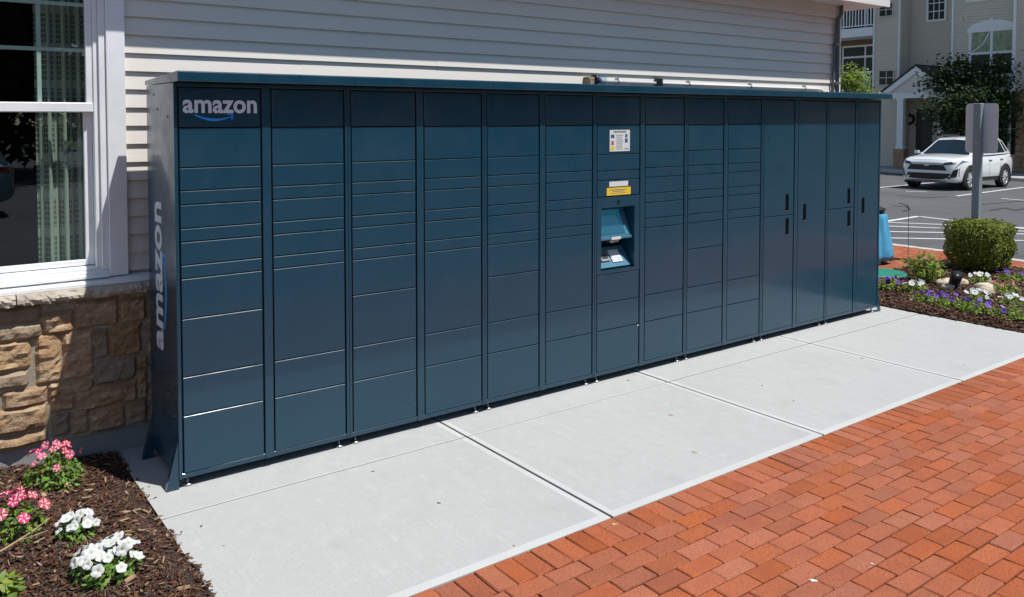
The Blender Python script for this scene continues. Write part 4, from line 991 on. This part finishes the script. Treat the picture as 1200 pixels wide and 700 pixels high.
    patch('rear_bumper', 'cladding', [(-.80, .40), (.80, .40), (.80, .62), (-.80, .62)], ('x', -1), 12, 3, .012)
    patch('number_plate', 'paper', [(-.25, .70), (.25, .70), (.25, .83), (-.25, .83)], ('x', -1), 3, 2, .012)
    return t
car = car_parts('carwhite', 'parked_car', 'white compact suv parked nose out in front of the apartment entrance')
mid = (lot(1130, 224)+lot(1171.4, 218.8))/2
car.location = (mid.x+.05, mid.y+.80, lotz(mid.x)); car.rotation_euler = (0, R(-.7), R(182.5))
car2 = car_parts('carblue', 'parked_car', 'dark teal suv mirrored in the window glass, parked across the drive')
car2.location = (-1.35, -15.2, -.15); car2.rotation_euler = (0, 0, R(180))

# ================================================================ apartment building beyond the lot
ap = empty('apartment_building', (38, 14, -.27), 'grey sided apartment block with gabled porch, balconies and arched window across the lot', 'building')
FX = 36.0
def lap(x0, x1, y0, y1, z0, z1, e=.125, d=.034):
    n = int(round((z1-z0)/e)); pr = []
    for k in range(n): pr += [(x0-d, z0+(z1-z0)*k/n), (x0, z0+(z1-z0)*(k+1)/n-.0005)]
    return MB().prism(pr+[(x1, z1), (x1, z0)], y0, y1, 'y').build('wall', 'aptsiding', ap)
def ab(name, m, x0, x1, y0, y1, z0, z1, b=0): return box(name, m, ap, x0, x1, y0, y1, z0, z1, b)
ZG = -.27; ZT = 10.5
lap(36.0, 40, 15.80, 17.04, ZG, ZT); lap(37.0, 40.01, 13.41, 15.795, ZG, ZT); lap(36.001, 40, 10.80, 13.40, 3.05, ZT)
ab('wall', 'aptsiding', 36.5, 40, 10.70, 13.41, ZG, 3.049); lap(35.7, 40, 6.0, 10.79, 3.05, ZT); ab('wall', 'mortar', 35.75, 40, 6.0, 10.69, ZG, 3.048)
ab('wall', 'brownwall', 37.4, 40, 17.045, 21.5, ZG, ZT)
ab('corner_trim', 'aptwhite', 35.94, 36.05, 13.36, 13.44, 3.05, ZT); ab('corner_trim', 'aptwhite', 35.64, 35.75, 10.72, 10.83, 3.05, ZT); ab('corner_trim', 'aptwhite', 35.94, 36.05, 15.76, 15.83, ZG, ZT); ab('corner_trim', 'aptwhite', 35.94, 36.05, 16.99, 17.06, ZG, ZT)
ab('band', 'aptwhite', 35.96, 36.0005, 10.84, 13.36, 3.05, 3.25)
ab('drain_pipe', 'aptwhite', 35.6, 35.69, 10.84, 10.92, ZG, 3.2)
mb = MB()
zz = ZG; rowi = 0
while zz < 2.9:
    h = random.uniform(.14, .3); yy = 6.0
    while yy < 10.66:
        w = min(random.uniform(.25, .6), 10.68-yy); MB().box(35.69+random.uniform(0, .03), 35.748, yy+.01, yy+w-.01, zz+.01, min(zz+h, 3.04)-.01).build('stone', 'stone', ap, .012) if yy+w > 9.2 else None; yy += w
    zz += h
# roof
mb = MB(); mb.prism([(35.2, ZT), (41, 13.8), (46, ZT)], 5.8, 21.8, 'y'); mb.build('roof', 'aptroof', ap)
# balconies
for zb, zt in ((5.82, 6.23), (2.78, 3.17), (8.9, 9.3)):
    ab('balcony_floor', 'aptwhite', 35.9, 37.4, 17.065, 21.4, zb, zt)
    if zt < 9:
        bal = MB().box(35.92, 35.98, 17.065, 21.3, zt+.92, zt+.99).box(35.93, 35.97, 17.065, 21.3, zt+.08, zt+.13).build('balcony_rail', 'aptwhite', ap)
        yy = 17.16
        while yy < 20.2: box('baluster', 'aptwhite', bal, 35.935, 35.965, yy, yy+.045, zt+.131, zt+.919); yy += .155
for z0 in (3.2, 6.25):
    dw = empty('balcony_door', Vector((37.38, 18.4, z0))-ap.location); dw.parent = ap
    MB().box(37.36, 37.395, 17.15, 19.5, z0, z0+2.35).build('frame', 'aptwhite', dw)
    for y0, y1, a, b in ((17.23, 18.22, .1, 1.72), (18.31, 19.42, .1, 1.72), (17.23, 18.22, 1.82, 2.26), (18.31, 19.42, 1.82, 2.26)): MB().box(37.345, 37.3595, y0, y1, z0+a, z0+b).build('pane', 'glass_apt', dw)
def awin(X, y0, y1, z0, z1, nv, nh, t=.09, mt='aptwhite'):
    w = empty('window', Vector((X, (y0+y1)/2, z0))-ap.location); w.parent = ap
    MB().box(X-.075, X-.0005, y0-t, y0, z0-t, z1+t).box(X-.075, X-.0005, y1, y1+t, z0-t, z1+t).box(X-.075, X-.0005, y0+.0005, y1-.0005, z1, z1+t).box(X-.09, X-.0005, y0+.0005, y1-.0005, z0-t, z0).build('frame', mt, w)
    dy, dz = (y1-y0)/nv, (z1-z0)/nh
    for i in range(nv):
        for j in range(nh): MB().box(X-.045, X-.0005, y0+dy*i+.018, y0+dy*(i+1)-.018, z0+dz*j+.018, z0+dz*(j+1)-.018).build('pane', 'glass_apt', w)
    mu = MB()
    for i in range(1, nv): mu.box(X-.055, X-.0005, y0+dy*i-.0175, y0+dy*i+.0175, z0, z1)
    for j in range(1, nh): mu.box(X-.053, X-.0006, y0, y1, z0+dz*j-.0175, z0+dz*j+.0175)
    if nv*nh > 1: mu.build('muntin', mt, w)
    return w
def yz(X, px, py): p = on(0, X, px, py); return p.y, p.z
def awin_px(X, x0, y0, x1, y1, *a, **k):
    ya, za = yz(X, x0, y1); yb, zb = yz(X, x1, y0); za = yz(X, (x0+x1)/2, y1)[1]; zb = yz(X, (x0+x1)/2, y0)[1]
    return awin(X, min(ya, yb), max(ya, yb), za, zb, *a, **k)
awin_px(37.0, 1088.5, -6, 1108, 23, 3, 3)
awin_px(36.0, 1031, 83, 1047.5, 99.5, 2, 2, .04, 'aptsiding'); awin_px(36.0, 1031.5, 4, 1046.5, 19, 2, 2, .04, 'aptsiding')
awin_px(36.0, 1135, -30, 1168, -1, 2, 2)
# arched window
aw = empty('arched_window', Vector((36, 11.8, 3.75))-ap.location); aw.parent = ap
y1, zb_ = yz(36, 1135.5, 87); y0, _ = yz(36, 1189, 87); zt_ = yz(36, 1162, 37)[1]; zb_ = yz(36, 1162, 87)[1]; zm = yz(36, 1162, 62)[1]; ym = (y0+y1)/2
fr = MB().box(35.94, 35.9995, y0-.02, y0+.10, zb_, zt_).box(35.94, 35.9995, y1-.10, y1+.02, zb_, zt_).box(35.945, 35.9996, ym-.05, ym+.05, zb_, zt_).box(35.93, 35.9997, y0-.06, y1+.06, zb_-.12, zb_-.0005)
fr.box(35.943, 35.9994, y0+.1005, ym-.0505, zm-.05, zm+.05); fr.box(35.943, 35.9994, ym+.0505, y1-.1005, zm-.05, zm+.05); fr.build('frame', 'aptwhite', aw)
arc = [(y0-.08, zt_+.0005), (y1+.08, zt_+.0005)]+[((y0+y1)/2+((y1-y0)/2+.08)*math.cos(a), zt_+.06+.42*math.sin(a)) for a in [R(12*q) for q in range(0, 16)]]
MB().prism(arc, 35.93, 35.9996).build('arch_head', 'aptwhite', aw); box('keystone', 'aptwhite', aw, 35.90, 35.929, ym-.07, ym+.07, zt_+.30, zt_+.56)
for (a, b) in ((y0+.101, ym-.051), (ym+.051, y1-.101)):
    MB().box(35.955, 35.9993, a, b, zb_, zm-.051).build('pane', 'glass_apt', aw); MB().box(35.957, 35.9992, a, b, zm+.051, zt_-.001).build('pane', 'curtain_apt', aw)
MB().tube([(35.948, y1-.15, zm+.08), (35.948, ym+.35, zm+.35), (35.948, ym+.1, zt_-.05)], .03, 6).build('curtain_edge', 'aptwhite', aw)
# ground floor windows beside the entrance
awin(36.5, 10.95, 11.9, .4, 2.6, 1, 2); awin(36.5, 12.1, 13.0, .4, 2.6, 1, 2)
for yv in (12.85, 13.05): ab('wall_vent', 'aptsiding', 35.95, 35.9995, yv-.08, yv+.06, 6.12, 6.3)
# porch
pc = empty('porch', Vector((35.2, 14.7, ZG))-ap.location); pc.parent = ap
PX = 34.6
ya, za = yz(PX, 1074, 78); yl, zl_ = yz(PX, 1034, 108); yr_ = ya-(yl-ya); zl_ = yz(PX, 1034, 109)[1]
gz = [(yl, zl_), (ya, za), (yr_, zl_)]
t_ = .22
MB().prism([(yl, zl_), (ya, za), (yr_, zl_), (yr_+.35, zl_), (ya, za-.30), (yl-.35, zl_)], PX-.06, PX+.02).build('rake_board', 'aptwhite', pc)
MB().prism([(yl-.30, zl_+.01), (ya, za-.27), (yr_+.30, zl_+.01)], PX+.021, PX+.10).build('gable_panel', 'siding', pc)
MB().prism([(yl-.02, zl_+.02), (ya, za+.02), (yr_+.02, zl_+.02), (yr_-.08, zl_+.05), (ya, za+.10), (yl+.08, zl_+.05)], PX-.08, 37.2).build('porch_roof', 'aptroof', pc)
box('beam', 'aptwhite', pc, PX+.02, PX+.25, yr_+.25, yl-.25, zl_-.26, zl_-.001); box('beam', 'aptwhite', pc, PX+.251, 36.99, yl-.5, yl-.25, zl_-.25, zl_-.002)
box('ceiling', 'brownwall', pc, PX+.251, 36.99, yr_+.25, yl-.501, zl_-.06, zl_-.003)
MB().tube([(PX+.01, ya, zl_), (PX+.01, ya, za-.3)], .04, 4).build('king_post', 'aptwhite', pc)
for yc in ((yz(PX, 1050, 140)[0]+yz(PX, 1058, 140)[0])/2, yr_+.45):
    c_ = MB(); c_.box(PX+.03, PX+.27, yc-.14, yc+.14, .62, zl_-.261); c_.box(PX+0, PX+.30, yc-.18, yc+.18, .58, .70); c_.box(PX+.01, PX+.29, yc-.17, yc+.17, zl_-.36, zl_-.262); c_.build('column', 'aptwhite', pc, .01)
    box('column_base', 'stone', pc, PX-.05, PX+.35, yc-.24, yc+.24, ZG, .579, .02)
yd1, yd0 = yz(36.98, 1074, 150)[0], yz(36.98, 1092, 150)[0]
dr = box('door', 'door_dark', ap, 36.93, 36.9995, yd0, yd1, ZG, 2.35)
for k in range(5): box('door_panel', 'aptwhite' if k == 9 else 'door_dark', dr, 36.915, 36.929, yd0+.15, yd1-.12, .1+k*.42, .42+k*.42)
mb = MB(); mb.lathe([(.14, -.03), (.22, -.05), (.26, 0), (.22, .05), (.14, .03), (.14, -.03)], (36.94, yz(36.94, 1066, 140)[0], yz(36.94, 1066, 140)[1]), 18, 'x', cap=False)
tag(mb.build('wreath', 'leaf_tree'), 'dark round wreath hanging on the porch wall beside the door', 'wreath')

# ================================================================ trees
def tree(name, x, y, z, h, crown_r, crown_h, n, lsize, m, label, seed, group=None, trunk_r=.12, crown_z=None, cat='tree'):
    g = np.random.default_rng(seed); t = empty(name, (x, y, z), label, cat, group)
    tb = MB(); cz_ = crown_z or h-crown_h/2
    tb.tube([(0, 0, -.1), (.05, .03, h*.3), (.0, .06, h*.6), (.05, 0, h*.9)], [trunk_r, trunk_r*.8, trunk_r*.5, trunk_r*.15], 8)
    cl = []
    for i in range(46):
        d = g.normal(size=3); d /= np.linalg.norm(d); k = g.uniform(.35, 1.0)
        p = np.array([d[0]*crown_r*k, d[1]*crown_r*k, cz_+d[2]*crown_h/2*k]); cl.append(p)
        s_ = np.array([0, 0, max(h*.2, p[2]-crown_h*.3*g.uniform(.5, 1))]); md = (s_+p)/2+np.array([0, 0, .05*h])
        tb.tube([s_, md, p], [trunk_r*.3, trunk_r*.18, trunk_r*.05], 5)
    link('trunk', tb.mesh('trunk', 'bark', smooth=True), t)
    cl = np.array(cl); idx = g.integers(0, len(cl), n); sp_ = crown_r*.24
    P = cl[idx]+g.normal(0, 1, (n, 3))*sp_*np.array([1, 1, .55]); N = g.normal(0, .6, (n, 3))+np.array([0, 0, .8])
    v, q = leaves(P, N, lsize, g, .2, .5); link('crown', np_mesh('crown', v, q, m), t); return t
cy_ = yz(34.0, 1140, 115)
tree('street_tree', 34.0, cy_[0], ZG, 4.75, 1.65, 3.7, 10500, .18, 'leaf_tree', 'dark leafy tree growing between the white car and the arched window', 21, None, .10)
p = on(0, 22, 996, 95)
tree('young_tree', 22, p.y, lotz(22), p.z+.9, .55, 1.5, 1500, .12, 'leaf_light', 'bright yellow green sapling beside the building corner below the balconies', 22, None, .05)
for i, (x, y, h, lb) in enumerate(((-13, -31, 11, 'tall dark tree across the drive, farthest from the flower bed'), (-7, -30, 11, 'tall dark tree across the drive, mirrored at the window edge'), (-1, -31, 12, 'round dark tree across the drive behind the teal suv'), (4, -32, 12, 'broad dark tree across the drive, mirrored in the upper window'), (10, -31, 11.5, 'tall leafy tree across the drive opposite the locker'), (16, -32, 12, 'wide leafy tree across the drive opposite the flower bed'), (23, -31, 11, 'leafy tree across the drive opposite the parking hatching'), (30, -29, 11, 'unseen leafy tree added to darken the locker reflections, past the hatching'), (37, -26, 12, 'unseen broad tree added to darken the locker reflections, past the sign'), (44, -22, 12, 'unseen tall tree added to darken the locker reflections, farthest from the locker'), (50, -15, 12, 'unseen tree added to darken the locker reflections, beyond the parked white car'))):
    tree('background_tree', x, y, -.3, h, 4.4, h*.96, 9000, .62, 'leaf_tree', lb, 30+i, 'trees across the drive', .3)  # row mirrored in the window; thickened, last four added, to darken the locker's reflections
